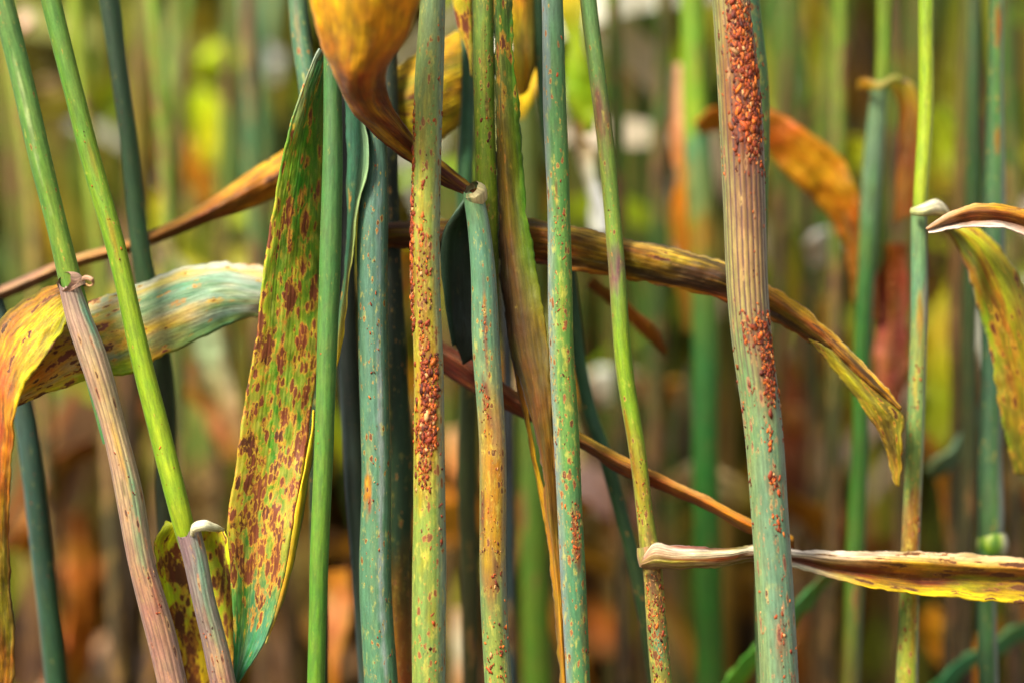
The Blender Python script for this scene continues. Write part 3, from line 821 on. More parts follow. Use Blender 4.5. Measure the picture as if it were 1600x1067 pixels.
# ---- stem with the collar from which the yellow-orange blade climbs
def stem_collar():
    f = foot_of(776, 1067, 1)
    t = plant('wheat_plant', f, 'wheat stem with an open collar bearing the twisted yellow orange leaf overhead', group=FOCUS)
    o, g = tube('culm', [(754, -10, 32, 3), (757, 126, 33, 3), (760, 260, 34, 3), (763, 400, 33, 4), (768, 600, 32, 5)],
                [(0, '#74985a'), (150, '#7a9c4c'), (280, '#86a848'), (340, '#86a444'), (420, '#5a6c34'), (600, '#4a5a34')], M_STEM, f, t, 0.1, False,
                left=('#8aa45c', .5, .4), right=('#567a3c', .6, .4), dis=((0, .45), (250, .5), (400, .3)), patches=[(170, .3, 30, .3, '#7a4a34', .7), (90, 0, 60, .3, '#a09a4a', .5)])
    pustules(g, [(10, 240, -.8, .9, 30, 4.5)], f, t, 21)
    o, g = tube('leaf_sheath', [(742, 300, 30, 0), (750, 345, 33, 0), (756, 400, 36, 0), (761, 527, 42, 0), (767, 680, 41, 0), (770, 860, 41, 0), (776, 1067, 43, 0)],
                [(300, '#6a9474'), (400, '#5c8c7c'), (520, '#64907a'), (600, '#7c9474'), (650, '#a08a5c'), (720, '#b08c48'), (850, '#ac8a4a'), (900, '#947c54'), (950, '#7a8c58'), (1067, '#84a05c')], M_STEM, f, t, 0, True,
                left=('#6c9c84', .5, .4), right=('#8aa4a8', .8, .5), rag=.0012,
                patches=[(520, .0, 80, .16, '#7a3c34', .85), (470, .0, 30, .14, '#b08a4a', .6), (620, -.35, 50, .25, '#6a3430', .85), (640, -.1, 40, .2, '#7a4038', .8), (760, 0, 120, .6, '#b88c40', .7), (810, -.75, 60, .2, '#5a3038', .8), (890, .15, 50, .25, '#6a4038', .6), (680, .3, 60, .4, '#a89478', .6)],
                dis=((300, .15), (500, .4), (700, .55), (900, .4), (1067, .5)))
    pustules(g, [(470, 560, -.2, .15, 16, 5), (590, 680, -.7, 0, 26, 5.5), (760, 870, -1, -.6, 18, 5.5), (840, 920, -.2, .6, 12, 5.5), (960, 1067, -.8, .8, 30, 5.5), (690, 850, -.6, .8, 26, 3.5), (850, 1000, .6, 1, 6, 5)], f, t, 22)
    tube('collar', [(737, 294, 26, -1), (742, 300, 37, -.6), (744, 306, 35, -.4), (746, 312, 32, 0)], [(294, '#b8b890'), (300, '#d0c8a0'), (306, '#a8b080'), (312, '#7a9c74')], M_DRY, f, t, seg=28, rag=.0006)
    # dark folded auricle side
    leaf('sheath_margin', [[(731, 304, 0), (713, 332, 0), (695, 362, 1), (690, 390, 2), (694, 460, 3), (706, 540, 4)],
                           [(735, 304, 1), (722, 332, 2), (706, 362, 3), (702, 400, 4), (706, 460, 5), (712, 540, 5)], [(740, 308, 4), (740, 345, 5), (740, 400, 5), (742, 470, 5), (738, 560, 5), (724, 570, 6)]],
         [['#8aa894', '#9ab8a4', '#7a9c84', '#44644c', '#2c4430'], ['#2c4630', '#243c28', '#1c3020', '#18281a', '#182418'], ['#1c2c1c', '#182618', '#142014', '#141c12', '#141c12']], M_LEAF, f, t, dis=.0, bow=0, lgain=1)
    leaf('leaf_blade', [
        [(746, 298, 0), (728, 282, 2), (700, 260, 3), (670, 234, 3), (645, 212, 2), (624, 184, -1), (606, 150, -5), (604, 108, -9), (636, 58, -12), (660, -10, -15), (680, -100, -18)],
        [(742, 304, 0), (724, 294, 1.5), (696, 275, 2.5), (665, 252, 2.5), (640, 232, 1), (605, 198, -3), (572, 164, -7), (560, 120, -12), (572, 60, -15), (574, -10, -18), (576, -100, -20)],
        [(738, 306, 1), (722, 302, 2), (692, 290, 3), (660, 268, 3), (634, 250, 2), (586, 212, -1), (546, 168, -4), (522, 118, -8), (500, 66, -10), (484, -10, -12), (470, -100, -14)]],
        [['#5a3424', '#4a2818', '#5a2c14', '#6a3818', '#8a4a1c', '#b86a1c', '#d8941c', '#dca01c', '#c88a1c'],
         ['#4a2818', '#4a2412', '#5a2a12', '#7a4018', '#8a5428', '#945030', '#b87828', '#d09420', '#c88c20'],
         ['#3a2014', '#3c1c10', '#4a2412', '#6a3820', '#a06028', '#b87c28', '#d8a01c', '#e0a81c', '#d8a020']],
        M_LEAFDRY, f, t, dis=(.2, .2, .2, .2, .2, .2, .3), bow=.6, rag=.1, cpr=12, mott=(('#5a2414', .8), ('#f0b418', .5), ('#6a3c34', .45)), crk=.35, lgain=1.4)


stem_collar()

# ---- yellow striped blade behind the pustule stem
lf = leaf('wheat_leaf', [
    [(586, 138, 13), (612, 112, 13), (645, 88, 13), (690, 62, 14), (720, 48, 15)],
    [(592, 164, 11), (620, 158, 11), (650, 148, 11), (690, 128, 12), (720, 116, 13)],
    [(594, 186, 12), (618, 214, 12), (646, 234, 12), (690, 216, 13), (718, 196, 14)]],
    [['#b09030', '#c8a82c', '#c8a028', '#b89030', '#a88434'], ['#8a6a20', '#a8941c', '#c8a820', '#c09828', '#a88430'], ['#a88428', '#c8a428', '#d8b42c', '#c8a030', '#b89040']],
    M_LEAFDRY, dis=.4, bow=.4, rag=.4, lgain=1.5, mott=(('#6a3c0c', .7), ('#98a028', .5)))
tag(lf, 'bright yellow leaf with brown stripes, slightly soft, lying behind the pustule crusted stem', 'wheat leaf')
lf = leaf('wheat_leaf', [
    [(704, -60, 8), (706, 0, 8), (714, 40, 8), (728, 80, 8), (735, 118, 8)], [(735, -60, 6), (738, 0, 6), (739, 40, 7), (740, 80, 7), (738, 122, 8)]],
    [['#a89a2c', '#b8a028', '#b09028', '#8a7a28'], ['#7a8a34', '#8a8c2c', '#7a7a2a', '#5a6a2a']], M_LEAF, dis=.85, bow=.2, rag=.1)
tag(lf, 'short yellow leaf end speckled dark brown hanging at top beside the collared stem', 'wheat leaf')


lf = leaf('wheat_leaf', [
    [(798, -80, 15), (799, 0, 15), (800, 70, 15), (802, 120, 15), (812, 150, 15)],
    [(820, -80, 13), (820, 0, 13), (821, 60, 13), (822, 110, 13), (818, 148, 14)],
    [(840, -80, 15), (840, 0, 15), (840, 60, 15), (838, 100, 15), (826, 140, 15)]],
    [['#d8b848', '#d8bc50', '#d0c060', '#c8a040'], ['#d8b060', '#d89858', '#c8b068', '#c08034'], ['#d8c468', '#e0d078', '#d8c878', '#a87028']],
    M_LEAFDRY, dis=.1, bow=.3, rag=.3, lgain=1.5, mott=(('#b86a2c', .6), ('#b0b050', .4)))
tag(lf, 'pale yellow leaf end with salmon stripes hanging between shrivelled leaf and flecked stem', 'wheat leaf')


# ---- shrivelled brown blade folded along its length
lf = leaf('wheat_leaf', [
    [(766, -80, 3), (770, 0, 3), (774, 120, 3), (778, 250, 3), (780, 380, 3), (786, 470, 3), (796, 540, 3), (820, 620, 3), (843, 720, 3), (856, 831, 3), (866, 930, 3), (878, 1090, 3)],
    [(774, -80, 1), (779, 0, 1), (783, 120, 1), (789, 250, 1), (799, 380, 1), (812, 470, 1), (822, 540, 1), (838, 620, 1), (852, 720, 1.5), (862, 831, 1.5), (872, 930, 1.5), (884, 1090, 2)],
    [(800, -80, 2), (800, 0, 2), (803, 80, 2), (812, 200, 2), (824, 330, 2), (843, 456, 1), (856, 540, 1), (862, 620, 1), (866, 720, 2), (873, 831, 2), (881, 930, 2), (892, 1090, 3)]],
    [['#4c6a34', '#4a6430', '#46542c', '#3c2c18', '#2c1c10', '#3c2814', '#5a3c18', '#8a5a1c', '#a87024', '#b07c2c', '#b8862c'],
     ['#4a6c38', '#4c6c34', '#7a7848', '#9a7c3c', '#5a4020', '#4a3018', '#6a4820', '#6a4a20', '#a87830', '#c89440', '#c8983c'],
     ['#5a8450', '#5f8c44', '#5c8c3c', '#548c38', '#68903c', '#8c8040', '#a8814a', '#ac8450', '#a08048', '#a8763c', '#a86c30']],
    M_LEAF, dis=(.5, .5, .4, .2, .05, 0, 0, 0, 0, 0), crease=True, rag=.3, ripple=.2, lgain=1.05, mott=(('#28401c', .5), ('#2c1c10', .45)))
tag(lf, 'shrivelled leaf folded lengthwise, mottled green above, tapering to an orange brown ribbon below', 'wheat leaf')
lf = leaf('wheat_leaf', [
    [(800, 560, 5), (815, 640, 5), (834, 730, 5), (850, 810, 4), (860, 860, 4)], [(806, 556, 4), (822, 636, 4), (841, 728, 4), (857, 810, 3.5), (863, 862, 3.5)]],
    [['#4a3414', '#8a5c1c', '#b88a34', '#c09038', '#b07c30'], ['#5a3c18', '#a87424', '#c89c44', '#c89840', '#b8843c']], M_LEAFDRY, dis=.1, cpr=5, bow=.15)
tag(lf, 'thin golden brown shred running beside the folded shrivelled leaf in lower centre', 'wheat leaf')

# ---- right-of-centre stem, bluish left edge
o, g = simple_stem([(859, -10, 33, -.5), (866, 152, 36, -.5), (873, 304, 36, -.5), (879, 530, 40, -.5), (888, 679, 41, -.5), (896, 831, 40, -.5), (907, 1067, 38, -.5)],
            [(0, '#5a8070'), (150, '#5c8a60'), (300, '#5f9058'), (500, '#6a9a58'), (700, '#64965c'), (900, '#548a70'), (1067, '#588c64')],
            'green wheat stem with yellow flecks, bluish left edge and a low brown scar', FOCUS,
            left=('#8a9cae', .9, .35), right=('#5c9058', .4, .5),
            patches=[(80, -.6, 160, .3, '#8098a8', .6), (305, -.15, 30, .14, '#8a5a28', .9), (340, -.1, 18, .1, '#7a4a24', .8), (820, .35, 55, .35, '#8a4a34', .9), (870, .45, 30, .3, '#7a3c30', .7), (470, .1, 60, .3, '#9aa850', .5), (560, .2, 50, .3, '#94a454', .4), (620, .3, 40, .3, '#a09a58', .5), (980, .6, 80, .3, '#6a5a3c', .5)],
            dis=((0, .2), (300, .45), (400, .65), (700, .6), (850, .55), (1067, .55)),
            pust=[(0, 130, .1, .8, 4, 4), (150, 260, .6, 1, 6, 4.5), (290, 420, -.4, .4, 14, 5), (450, 520, -.6, .7, 14, 5), (780, 880, 0, .8, 34, 5.5), (860, 1067, .6, 1, 26, 5), (560, 780, .7, 1, 7, 4.5), (520, 760, -.9, .8, 26, 3.6), (100, 1060, -.9, .95, 28, 4)])


# ---- bright green jointed stem with the white papery leaf
def stem_joint():
    f = foot_of(1034, 1067, 3)
    t = plant('wheat_plant', f, 'bright green jointed wheat stem whose joint sends a white papery leaf to the right', group=FOCUS)
    o, g = tube('culm', [(918, -10, 27, 3), (934, 152, 26, 3), (951, 304, 27, 3), (974, 537, 28, 2.5), (994, 679, 28, 2.5), (1008, 831, 29, 2.5), (1014, 866, 33, 2.5), (1017, 884, 32, 2.5), (1024, 950, 32, 2.5), (1035, 1067, 34, 3)],
                [(0, '#6f986c'), (120, '#6c9460'), (200, '#84745e'), (260, '#7c9c58'), (370, '#7ea258'), (405, '#7a5a64'), (440, '#7a9a58'), (530, '#82ac4c'), (660, '#84a848'), (740, '#94944a'), (830, '#8c9a4a'), (880, '#7a6a44'), (930, '#8a8050'), (1000, '#6c8a60'), (1067, '#909450')], M_STEM, f, t, 0.1, True,
                left=('#8a8a5c', .5, .4), right=('#6f9c4c', .4, .5), dis=((0, .1), (200, .3), (500, .15), (700, .4), (880, .6), (1067, .7)),
                patches=[(180, -.4, 60, .5, '#7a5450', .8), (405, 0, 30, .6, '#6a4c5c', .6), (680, -.7, 90, .3, '#8a6a34', .8), (760, -.2, 60, .5, '#a08a40', .6), (940, .5, 90, .3, '#7a4430', .7), (1010, 0, 40, .3, '#5a9484', .7), (910, 0, 25, .8, '#5c3c34', .7)])
    pustules(g, [(690, 850, -.9, .8, 26, 4), (890, 1067, -.8, .9, 70, 5), (270, 330, -.9, .2, 5, 4)], f, t, 31)
    tube('node', [(1011, 852, 32, 2.3), (1014, 866, 37, 2.3), (1017, 882, 35, 2.3)], [(852, '#8a8a4c'), (866, '#b09a6a'), (882, '#a88058')], M_DRY, f, t, seg=28)
    leaf('leaf_blade', [
        [(1006, 868, 1), (1022, 848, 0), (1050, 852, 0), (1084, 853, 0), (1129, 856, 1.5), (1172, 853, 4), (1238, 858, 5), (1310, 860, 5), (1393, 861, 5), (1500, 864, 6), (1600, 871, 7), (1720, 884, 9)],
        [(1003, 876, -.5), (1022, 862, -1.5), (1050, 866, -1.5), (1084, 868, -1.5), (1129, 866, 0), (1172, 860, 2.5), (1238, 866, 4), (1310, 872, 3.5), (1398, 876, 3), (1500, 884, 4), (1600, 888, 5), (1720, 902, 7)],
        [(1002, 882, -.5), (1022, 876, -1.5), (1050, 878, -1.5), (1084, 877, -1.5), (1129, 876, 0), (1172, 867, 2.5), (1238, 874, 5), (1310, 888, 5.5), (1398, 901, 5.5), (1500, 904, 6), (1600, 905, 7), (1720, 918, 9)],
        [(1003, 886, 1), (1022, 887, 0), (1063, 889, 0), (1090, 888, 0), (1129, 884, 1.5), (1172, 876, 4), (1241, 886, 3.5), (1317, 907, 2.5), (1393, 922, 2.5), (1463, 932, 3), (1600, 944, 4), (1720, 960, 6)]],
        [['#b89a84', '#e4dcd4', '#e8e0d0', '#ece4dc', '#f0e0d4', '#ecd8c4', '#e4ccb0', '#e4c8ac', '#e0c4a4', '#d8bc9c'],
         ['#b8947c', '#c8b89c', '#d0c4ac', '#d8d0c4', '#d8c0a4', '#c89a5c', '#c8a854', '#c89c60', '#c0885c', '#b88a64'],
         ['#a8846c', '#c0a880', '#c8a084', '#e8e4dc', '#d8b880', '#8a5428', '#7a4020', '#7a4426', '#8a5840', '#a07860'],
         ['#b08a74', '#d0b49c', '#e0d4cc', '#e0dcc8', '#b8a060', '#c8a838', '#d8c42c', '#d8c030', '#cc9c2c', '#c08a30']],
        M_LEAFDRY, f, t, dis=(0, 0, 0, .05, .3, .5, .6, .6, .5, .5), lgain=1.3, mott=(('#7a3414', .9), ('#b8c028', .5), ('#5a2c10', .5)), crease=True, rag=.25, ripple=.1, cpr=9)


stem_joint()
simple_stem([(898, 500, 20, 14), (909, 580, 21, 14), (922, 640, 22, 14), (942, 700, 22, 13), (967, 790, 22, 13), (990, 880, 22, 13), (1006, 960, 22, 13), (1022, 1067, 22, 14)],
            [(500, '#33583c'), (600, '#3c6a4c'), (750, '#2f5438'), (850, '#385a38'), (1067, '#3f5434')],
            'slender dark green wheat stem slanting from the flecked stem to the jointed stem', SOFT, ext_top=.03, dis=((500, .1), (1067, .2)), seg=20)

# ---- thin brown leaf low centre
lf = leaf('wheat_leaf', [
    [(660, 520, 11), (700, 540, 10), (760, 580, 9), (830, 628, 8), (912, 679, 7), (977, 714, 6), (1023, 737, 6), (1104, 775, 6), (1170, 810, 6), (1240, 838, 7)],
    [(656, 530, 9), (697, 552, 8), (757, 594, 7), (827, 640, 6), (910, 690, 5), (975, 726, 4), (1027, 749, 4), (1104, 785, 4), (1170, 820, 4), (1240, 846, 6)],
    [(650, 556, 11), (690, 582, 10), (752, 620, 9), (822, 655, 8), (908, 700, 7), (972, 742, 6), (1033, 765, 6), (1104, 796, 6), (1170, 832, 6), (1240, 856, 7)]],
    [['#6a3024', '#6a3420', '#7a4020', '#d8a45c', '#f0c878', '#e0ac6c', '#d0a070', '#e0a858', '#d89c4c'], ['#5a2820', '#64301c', '#7a401c', '#8a4c1c', '#7a4418', '#94542c', '#a87048', '#b8701c', '#b0701c'],  # first rail is brightened to paint a highlight along the upper rim
     ['#4a2018', '#5a2818', '#5a2c18', '#6a3c18', '#5a3010', '#7a3c20', '#8a5434', '#a8641c', '#a0601c']],
    M_LEAFDRY, dis=.2, crease=True, rag=.12)
tag(lf, 'thin brown shrivelled leaf sloping down to the right across lower centre', 'wheat leaf')


# ---- long arching brown leaf
def arch_leaf():
    a = leaf('wheat_leaf', [
        [(560, 355, 9), (605, 350, 9), (645, 346, 8), (740, 342, 7), (831, 342, 6), (891, 354, 6), (972, 372, 6), (1063, 390, 6), (1134, 410, 6), (1203, 445, 6), (1256, 481, 5), (1327, 545, 5), (1370, 588, 5), (1410, 636, 5)],
        [(560, 362, 7), (605, 358, 7), (645, 356, 6), (740, 354, 5), (831, 356, 4), (891, 368, 4), (970, 388, 4), (1063, 410, 4), (1134, 432, 4), (1205, 468, 4), (1256, 502, 4), (1320, 556, 4), (1364, 600, 4), (1408, 640, 4.5)],
        [(560, 376, 7), (605, 372, 7), (645, 372, 6), (740, 382, 5), (833, 390, 5), (893, 402, 5), (975, 418, 5), (1073, 440, 5), (1136, 456, 5), (1208, 488, 5), (1262, 522, 5), (1310, 562, 5), (1358, 606, 5), (1406, 641, 5)],
        [(560, 392, 9), (605, 388, 9), (645, 390, 8), (740, 400, 7), (836, 411, 6), (896, 423, 6), (980, 436, 6), (1084, 457, 6), (1139, 472, 6), (1210, 502, 6), (1271, 537, 6), (1306, 568, 6), (1352, 612, 6), (1404, 643, 5.5)]],
        [['#5a3c28', '#6a4c34', '#7a5a34', '#9a7840', '#b89458', '#d8b878', '#e0c074', '#ecc880', '#d8a458', '#c8985c', '#f0d080', '#e0ac50'],  # pale tan upper rail includes a painted rim highlight
         ['#3c2418', '#4a2c18', '#5a3c1c', '#6a4c20', '#6a5024', '#7a5c2c', '#9c7c40', '#b8944c', '#8a5c34', '#7a4c2c', '#9c6c2c', '#c08434'],
         ['#4a2c20', '#4a2818', '#5a3418', '#6a4820', '#7a5c24', '#948038', '#a08444', '#8a5c2c', '#7a4c30', '#6a4028', '#8a5a28', '#a06c24'],
         ['#5a3c30', '#6a3c28', '#8a4a1c', '#a85c1c', '#b0641c', '#b8801c', '#b87c24', '#a0581c', '#8a4c24', '#8a5c2c', '#9c7024', '#a8741c']],
        M_LEAFDRY, dis=(.2, .2, .2, .25, .2), rag=.35, ripple=.2, cpr=8, mott=(('#d0a850', .35), ('#6a7424', .35), ('#a8541c', .4), ('#281004', .88)), crk=.5, lgain=1.15)
    tag(a, 'long arching brown leaf crossing behind the stems to a drooping yellow tip at right', 'wheat leaf')
    leaf('leaf_tip', [
        [(1262, 528, 5.5), (1310, 585, 5), (1342, 628, 5), (1368, 668, 5), (1388, 714, 6), (1400, 758, 6)],
        [(1290, 545, 4.5), (1340, 600, 4), (1372, 640, 4), (1390, 680, 5), (1398, 720, 6), (1401, 759, 6)],
        [(1320, 560, 6), (1380, 620, 5), (1408, 645, 5), (1411, 690, 5), (1410, 725, 6), (1405, 760, 6)]],
        [['#b8a030', '#c8b430', '#b8a828', '#6a4418', '#a8841c', '#b89020'], ['#b09430', '#b0a428', '#a8a428', '#90801c', '#b89a20', '#c09420'], ['#b08434', '#b88c30', '#8a6a20', '#a08a24', '#a8841c', '#b08c1c']],
        M_LEAF, a.location, a, dis=.5, rag=.35, bow=.3, lgain=1.0, crk=.3, mott=(('#3c1c06', .75), ('#9aa424', .4)))


arch_leaf()

# ---- the big stem at right
o, g = simple_stem([(1139, -10, 58, -2), (1155, 152, 68, -2), (1163, 304, 68, -2), (1175, 537, 64, -2), (1193, 679, 61, -2), (1206, 831, 59, -2), (1218, 1067, 61, -2)],
            [(0, '#9c945c'), (120, '#94744a'), (230, '#8c6a4c'), (300, '#9a7c5c'), (400, '#ac9060'), (470, '#a0905c'), (520, '#8f8a60'), (590, '#768c60'), (680, '#6c9470'), (800, '#628c74'), (950, '#66907c'), (1067, '#6c9074')],
            'thickest wheat stem, tan and ribbed in the middle, crusted with rust near its top', FOCUS, mat=M_DRY, seg=44, warp=.5,
            left=('#7a965c', .75, .25), right=('#9aa8aa', .75, .6),
            patches=[(90, .1, 130, .55, '#541c14', .95), (215, 0, 70, .65, '#6a342c', .85), (300, .1, 90, .7, '#866444', .6), (400, .5, 60, .4, '#c0a072', .6), (590, .25, 70, .45, '#8a7450', .6), (610, -.6, 130, .35, '#629464', .6), (500, .2, 50, .5, '#b09a70', .5), (700, 0, 60, .6, '#74987c', .4), (30, -.4, 60, .4, '#a89a64', .5)],
            dis=((0, .3), (200, .2), (450, .12), (560, .3), (700, .35), (1067, .35)), rib=((0, .6), (150, .8), (250, 1), (480, 1), (560, .8), (620, .3), (700, .05), (1067, 0)), lobes=.012,
            pust=[(-20, 130, -.3, .5, 190, 8), (30, 250, -.35, .75, 270, 8), (150, 275, -.5, .85, 70, 7), (-10, 210, .6, .97, 40, 8), (20, 240, -.8, -.4, 22, 7), (200, 280, -1, -.9, 8, 6), (170, 330, .88, 1, 14, 6),
                  (300, 480, -.3, .9, 12, 5), (480, 560, -.6, .9, 60, 6.5), (490, 640, .3, .9, 44, 7), (550, 640, .15, .7, 34, 7.5), (480, 700, .9, 1, 24, 6), (500, 900, -1, -.88, 26, 5.5), (640, 700, -.1, .4, 12, 8), (665, 700, .1, .35, 7, 8), (725, 775, .0, .55, 18, 8), (790, 835, .0, .6, 14, 8), (560, 660, -.6, .2, 16, 5),
                  (860, 1000, -.8, .5, 26, 4.5), (930, 1067, -.1, .25, 18, 6.5), (700, 1067, -.9, .9, 34, 3.6)])
simple_stem([(1170, -10, 34, 7), (1180, 120, 34, 7), (1184, 260, 30, 7), (1188, 500, 24, 8), (1195, 1067, 22, 9)],
            [(0, '#5f8a70'), (200, '#6a8c5c'), (1067, '#4a6a48')], 'green wheat stem showing as a strip along the right edge of the thickest stem', SOFT, dis=((0, .5), (1067, .3)), pust=[(10, 220, .4, 1, 12, 5)])


# ---- pale-collared stem at right with two drooping leaves
def stem_right_collar():
    D = 11
    f = foot_of(1416, 1067, D)
    t = plant('wheat_plant', f, 'light green wheat stem with a pale collar and two leaves bending to the right')
    tube('culm', [(1451, -10, 25, D), (1447, 150, 24, D), (1440, 320, 23, D), (1440, 420, 22, D + 1), (1436, 520, 20, D + 1)], [(0, '#8cae54'), (160, '#a4c45c'), (320, '#a8c464'), (520, '#8ab05c')], M_STEM, f, t, 0.1, False,
         left=('#84a848', .6, .2), right=('#c8d894', .5, .4), dis=((0, .03), (320, .05)))
    o, g = tube('leaf_sheath', [(1440, 330, 25, D - 1), (1439, 400, 27, D - 1), (1434, 527, 27, D - 1), (1428, 679, 27, D - 1), (1419, 881, 29, D - 1), (1415, 1067, 34, D - 1)],
                [(330, '#7aa078'), (450, '#64947c'), (530, '#8a9c60'), (600, '#7a9c6c'), (700, '#7a9c5c'), (770, '#7c9450'), (800, '#9a7c4c'), (860, '#946a3c'), (900, '#88983c'), (980, '#84a050'), (1067, '#94a04c')], M_STEM, f, t, 0, True,
                left=('#548070', .4, .4), right=('#a0a8b0', .7, .45), dis=((330, .1), (560, .3), (850, .6), (1067, .5)), rag=.0008,
                patches=[(500, .0, 50, .5, '#b08a4c', .6), (480, .5, 40, .4, '#9c8c94', .5), (600, -.3, 40, .4, '#b09c54', .6), (960, .4, 70, .35, '#b87838', .6)])
    pustules(g, [(560, 700, -.9, .4, 12, 5), (780, 900, -.8, .9, 24, 5), (900, 1067, -.8, .9, 14, 5)], f, t, 41)
    leaf('collar', [[(1424, 326, D - 3), (1440, 320, D - 4), (1462, 312, D - 3), (1480, 326, D - 2), (1490, 345, D - 2)],
                    [(1424, 336, D - 3), (1440, 338, D - 4), (1462, 336, D - 3), (1478, 342, D - 2), (1488, 352, D - 2)]], [['#c8cc90', '#e4e0c4', '#e8e4d0', '#d8d0b0', '#a8a870'], ['#a8b878', '#c8c894', '#d8d0b0', '#b8b080', '#989848']],
         M_LEAFDRY, f, t, dis=0, rows=40, cpr=4, bow=.6)
    leaf('leaf_blade', [
        [(1448, 360, 3), (1470, 340, 3), (1509, 324, 3), (1560, 322, 4), (1610, 330, 5), (1720, 365, 8)],
        [(1449, 360, 2), (1475, 344, 1.5), (1512, 332, 2), (1560, 332, 2), (1610, 342, 3), (1720, 380, 7)],
        [(1450, 361, 2.5), (1480, 352, 3), (1529, 347, 3), (1565, 347, 3), (1610, 358, 4), (1720, 396, 8)],
        [(1450, 362, 2), (1482, 357, 1), (1531, 352, 1), (1565, 354, 1), (1610, 370, 2), (1720, 410, 6)]],
        [['#e8d4c4', '#d8b48c', '#d8b464', '#c89440', '#b88434', '#a87434'], ['#b88c70', '#6a3c1c', '#8a4c1c', '#a8641c', '#b8741c', '#a0641c'], ['#d8c0b4', '#7a4c28', '#5a3018', '#6a3c1c', '#a86c24', '#a0641c'], ['#f0e4dc', '#e8d8d0', '#ecdcd4', '#d8b49c', '#b8947c', '#a88464']],
        M_LEAFDRY, f, t, dis=.25, crease=True, rag=.2)
    leaf('leaf_blade', [
        [(1470, 340, D - 2), (1500, 345, D - 2), (1534, 360, D - 2), (1570, 395, D - 2), (1605, 460, D - 1), (1640, 560, D), (1660, 720, D + 4)],
        [(1466, 346, D - 3), (1492, 356, D - 4), (1524, 385, D - 4), (1552, 435, D - 4), (1578, 500, D - 3), (1602, 600, D), (1622, 740, D + 4)],
        [(1464, 352, D - 1), (1482, 366, D), (1504, 405, D), (1528, 481, D), (1546, 540, D), (1562, 640, D + 1), (1585, 740, D + 4)]],
        [['#c8c490', '#c8b83c', '#c8b028', '#b89c30', '#a88434', '#a8803c'], ['#c0c07c', '#a8b834', '#98a038', '#b09a48', '#a08848', '#a88c44'], ['#a8b458', '#8cac34', '#84a838', '#94a838', '#a09c3c', '#a89840']],
        M_LEAF, f, t, dis=(.1, .3, .5, .5, .5), bow=.3, rag=.3, lgain=1.1, mott=(('#4a7c24', .6), ('#b8601c', .75), ('#5a2c10', .5)))


stem_right_collar()


# ---- stem with the fat node at far right
def stem_node():
    D = 19
    f = foot_of(1544, 1067, D)
    t = plant('wheat_plant', f, 'thick dark green wheat stem at far right with a swollen pale green node low down')
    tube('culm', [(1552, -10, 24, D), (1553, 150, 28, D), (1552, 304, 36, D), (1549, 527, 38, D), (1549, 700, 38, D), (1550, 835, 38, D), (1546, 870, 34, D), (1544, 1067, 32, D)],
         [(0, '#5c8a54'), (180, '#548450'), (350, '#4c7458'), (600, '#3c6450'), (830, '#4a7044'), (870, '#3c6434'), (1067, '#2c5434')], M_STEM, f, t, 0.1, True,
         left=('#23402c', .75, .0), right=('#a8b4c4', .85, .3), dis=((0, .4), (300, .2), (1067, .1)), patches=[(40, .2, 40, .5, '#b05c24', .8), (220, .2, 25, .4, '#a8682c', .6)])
    tube('node', [(1549, 832, 40, D), (1549, 843, 47, D), (1549, 854, 48, D), (1548, 864, 42, D)], [(832, '#a8b894'), (845, '#a8c46c'), (858, '#7aa440'), (864, '#4a7430')], M_STEM, f, t, seg=28, right=('#c8ccd0', .8, .3), dis=((0, 0), (1067, 0)))


stem_node()


# ---- soft stem with the drooping brown leaf, right
def stem_soft_collar():
    D = 27
    f = foot_of(1335, 1067, D)
    t = plant('wheat_plant', f, 'blurred blue green wheat stem at right with pale knobbly collar and rusty hanging leaf')
    tube('culm', [(1383, -10, 24, D), (1381, 80, 24, D), (1378, 140, 24, D)], [(0, '#7a9c54'), (140, '#8aa860')], M_FAR, f, t, .1, False, seg=20, step=.001)
    tube('leaf_sheath', [(1376, 128, 26, D), (1367, 253, 31, D), (1356, 430, 28, D), (1348, 560, 26, D), (1338, 800, 28, D), (1332, 1067, 28, D)],
         [(128, '#7a9c80'), (250, '#7a9c8c'), (350, '#648c64'), (500, '#3f6e44'), (800, '#4a7c3c'), (1067, '#5a5c2c')], M_FAR, f, t, 0, True, seg=20, step=.001, right=('#8aa0b0', .5, .4))
    leaf('collar', [[(1340, 128, D), (1355, 122, D - 3), (1375, 128, D - 4), (1395, 118, D - 3), (1420, 126, D)], [(1342, 142, D), (1357, 140, D - 3), (1375, 140, D - 4), (1396, 130, D - 3), (1420, 138, D)]],
         [['#c8a470', '#d8b488', '#c8c090', '#d0d094', '#a8b860'], ['#a88450', '#c09c68', '#a8a870', '#a8ac64', '#88984c']], M_FARLEAF, f, t, dis=0, rows=30, cpr=4)
    leaf('leaf_blade', [[(1398, 120, D - 1), (1425, 128, D - 2), (1440, 160, D - 2), (1442, 240, D - 1), (1436, 330, D)], [(1390, 128, D), (1402, 160, D), (1402, 220, D), (1400, 290, D), (1398, 350, D)]],
         [['#b0b048', '#a88c34', '#8a5c24', '#8a4c1c', '#a8641c'], ['#98782c', '#8a501c', '#7a3c18', '#b06c1c', '#8a4c1c']], M_FARLEAF, f, t, dis=.3, bow=.6)


stem_soft_collar()


# ------------------------------------------------------------------ blurred single stems and leaves behind
def soft_leaf(rails, cols, label, group=None, dis=.25, bow=.5):
    o = leaf('wheat_leaf', rails, cols, M_FARLEAF, dis=dis, bow=bow, rag=.3, ripple=.5, crk=.5, lgain=1.9, mott=(('#4a3010', .2), ('#c8b040', .2)))
    return tag(o, label, 'wheat leaf', group)


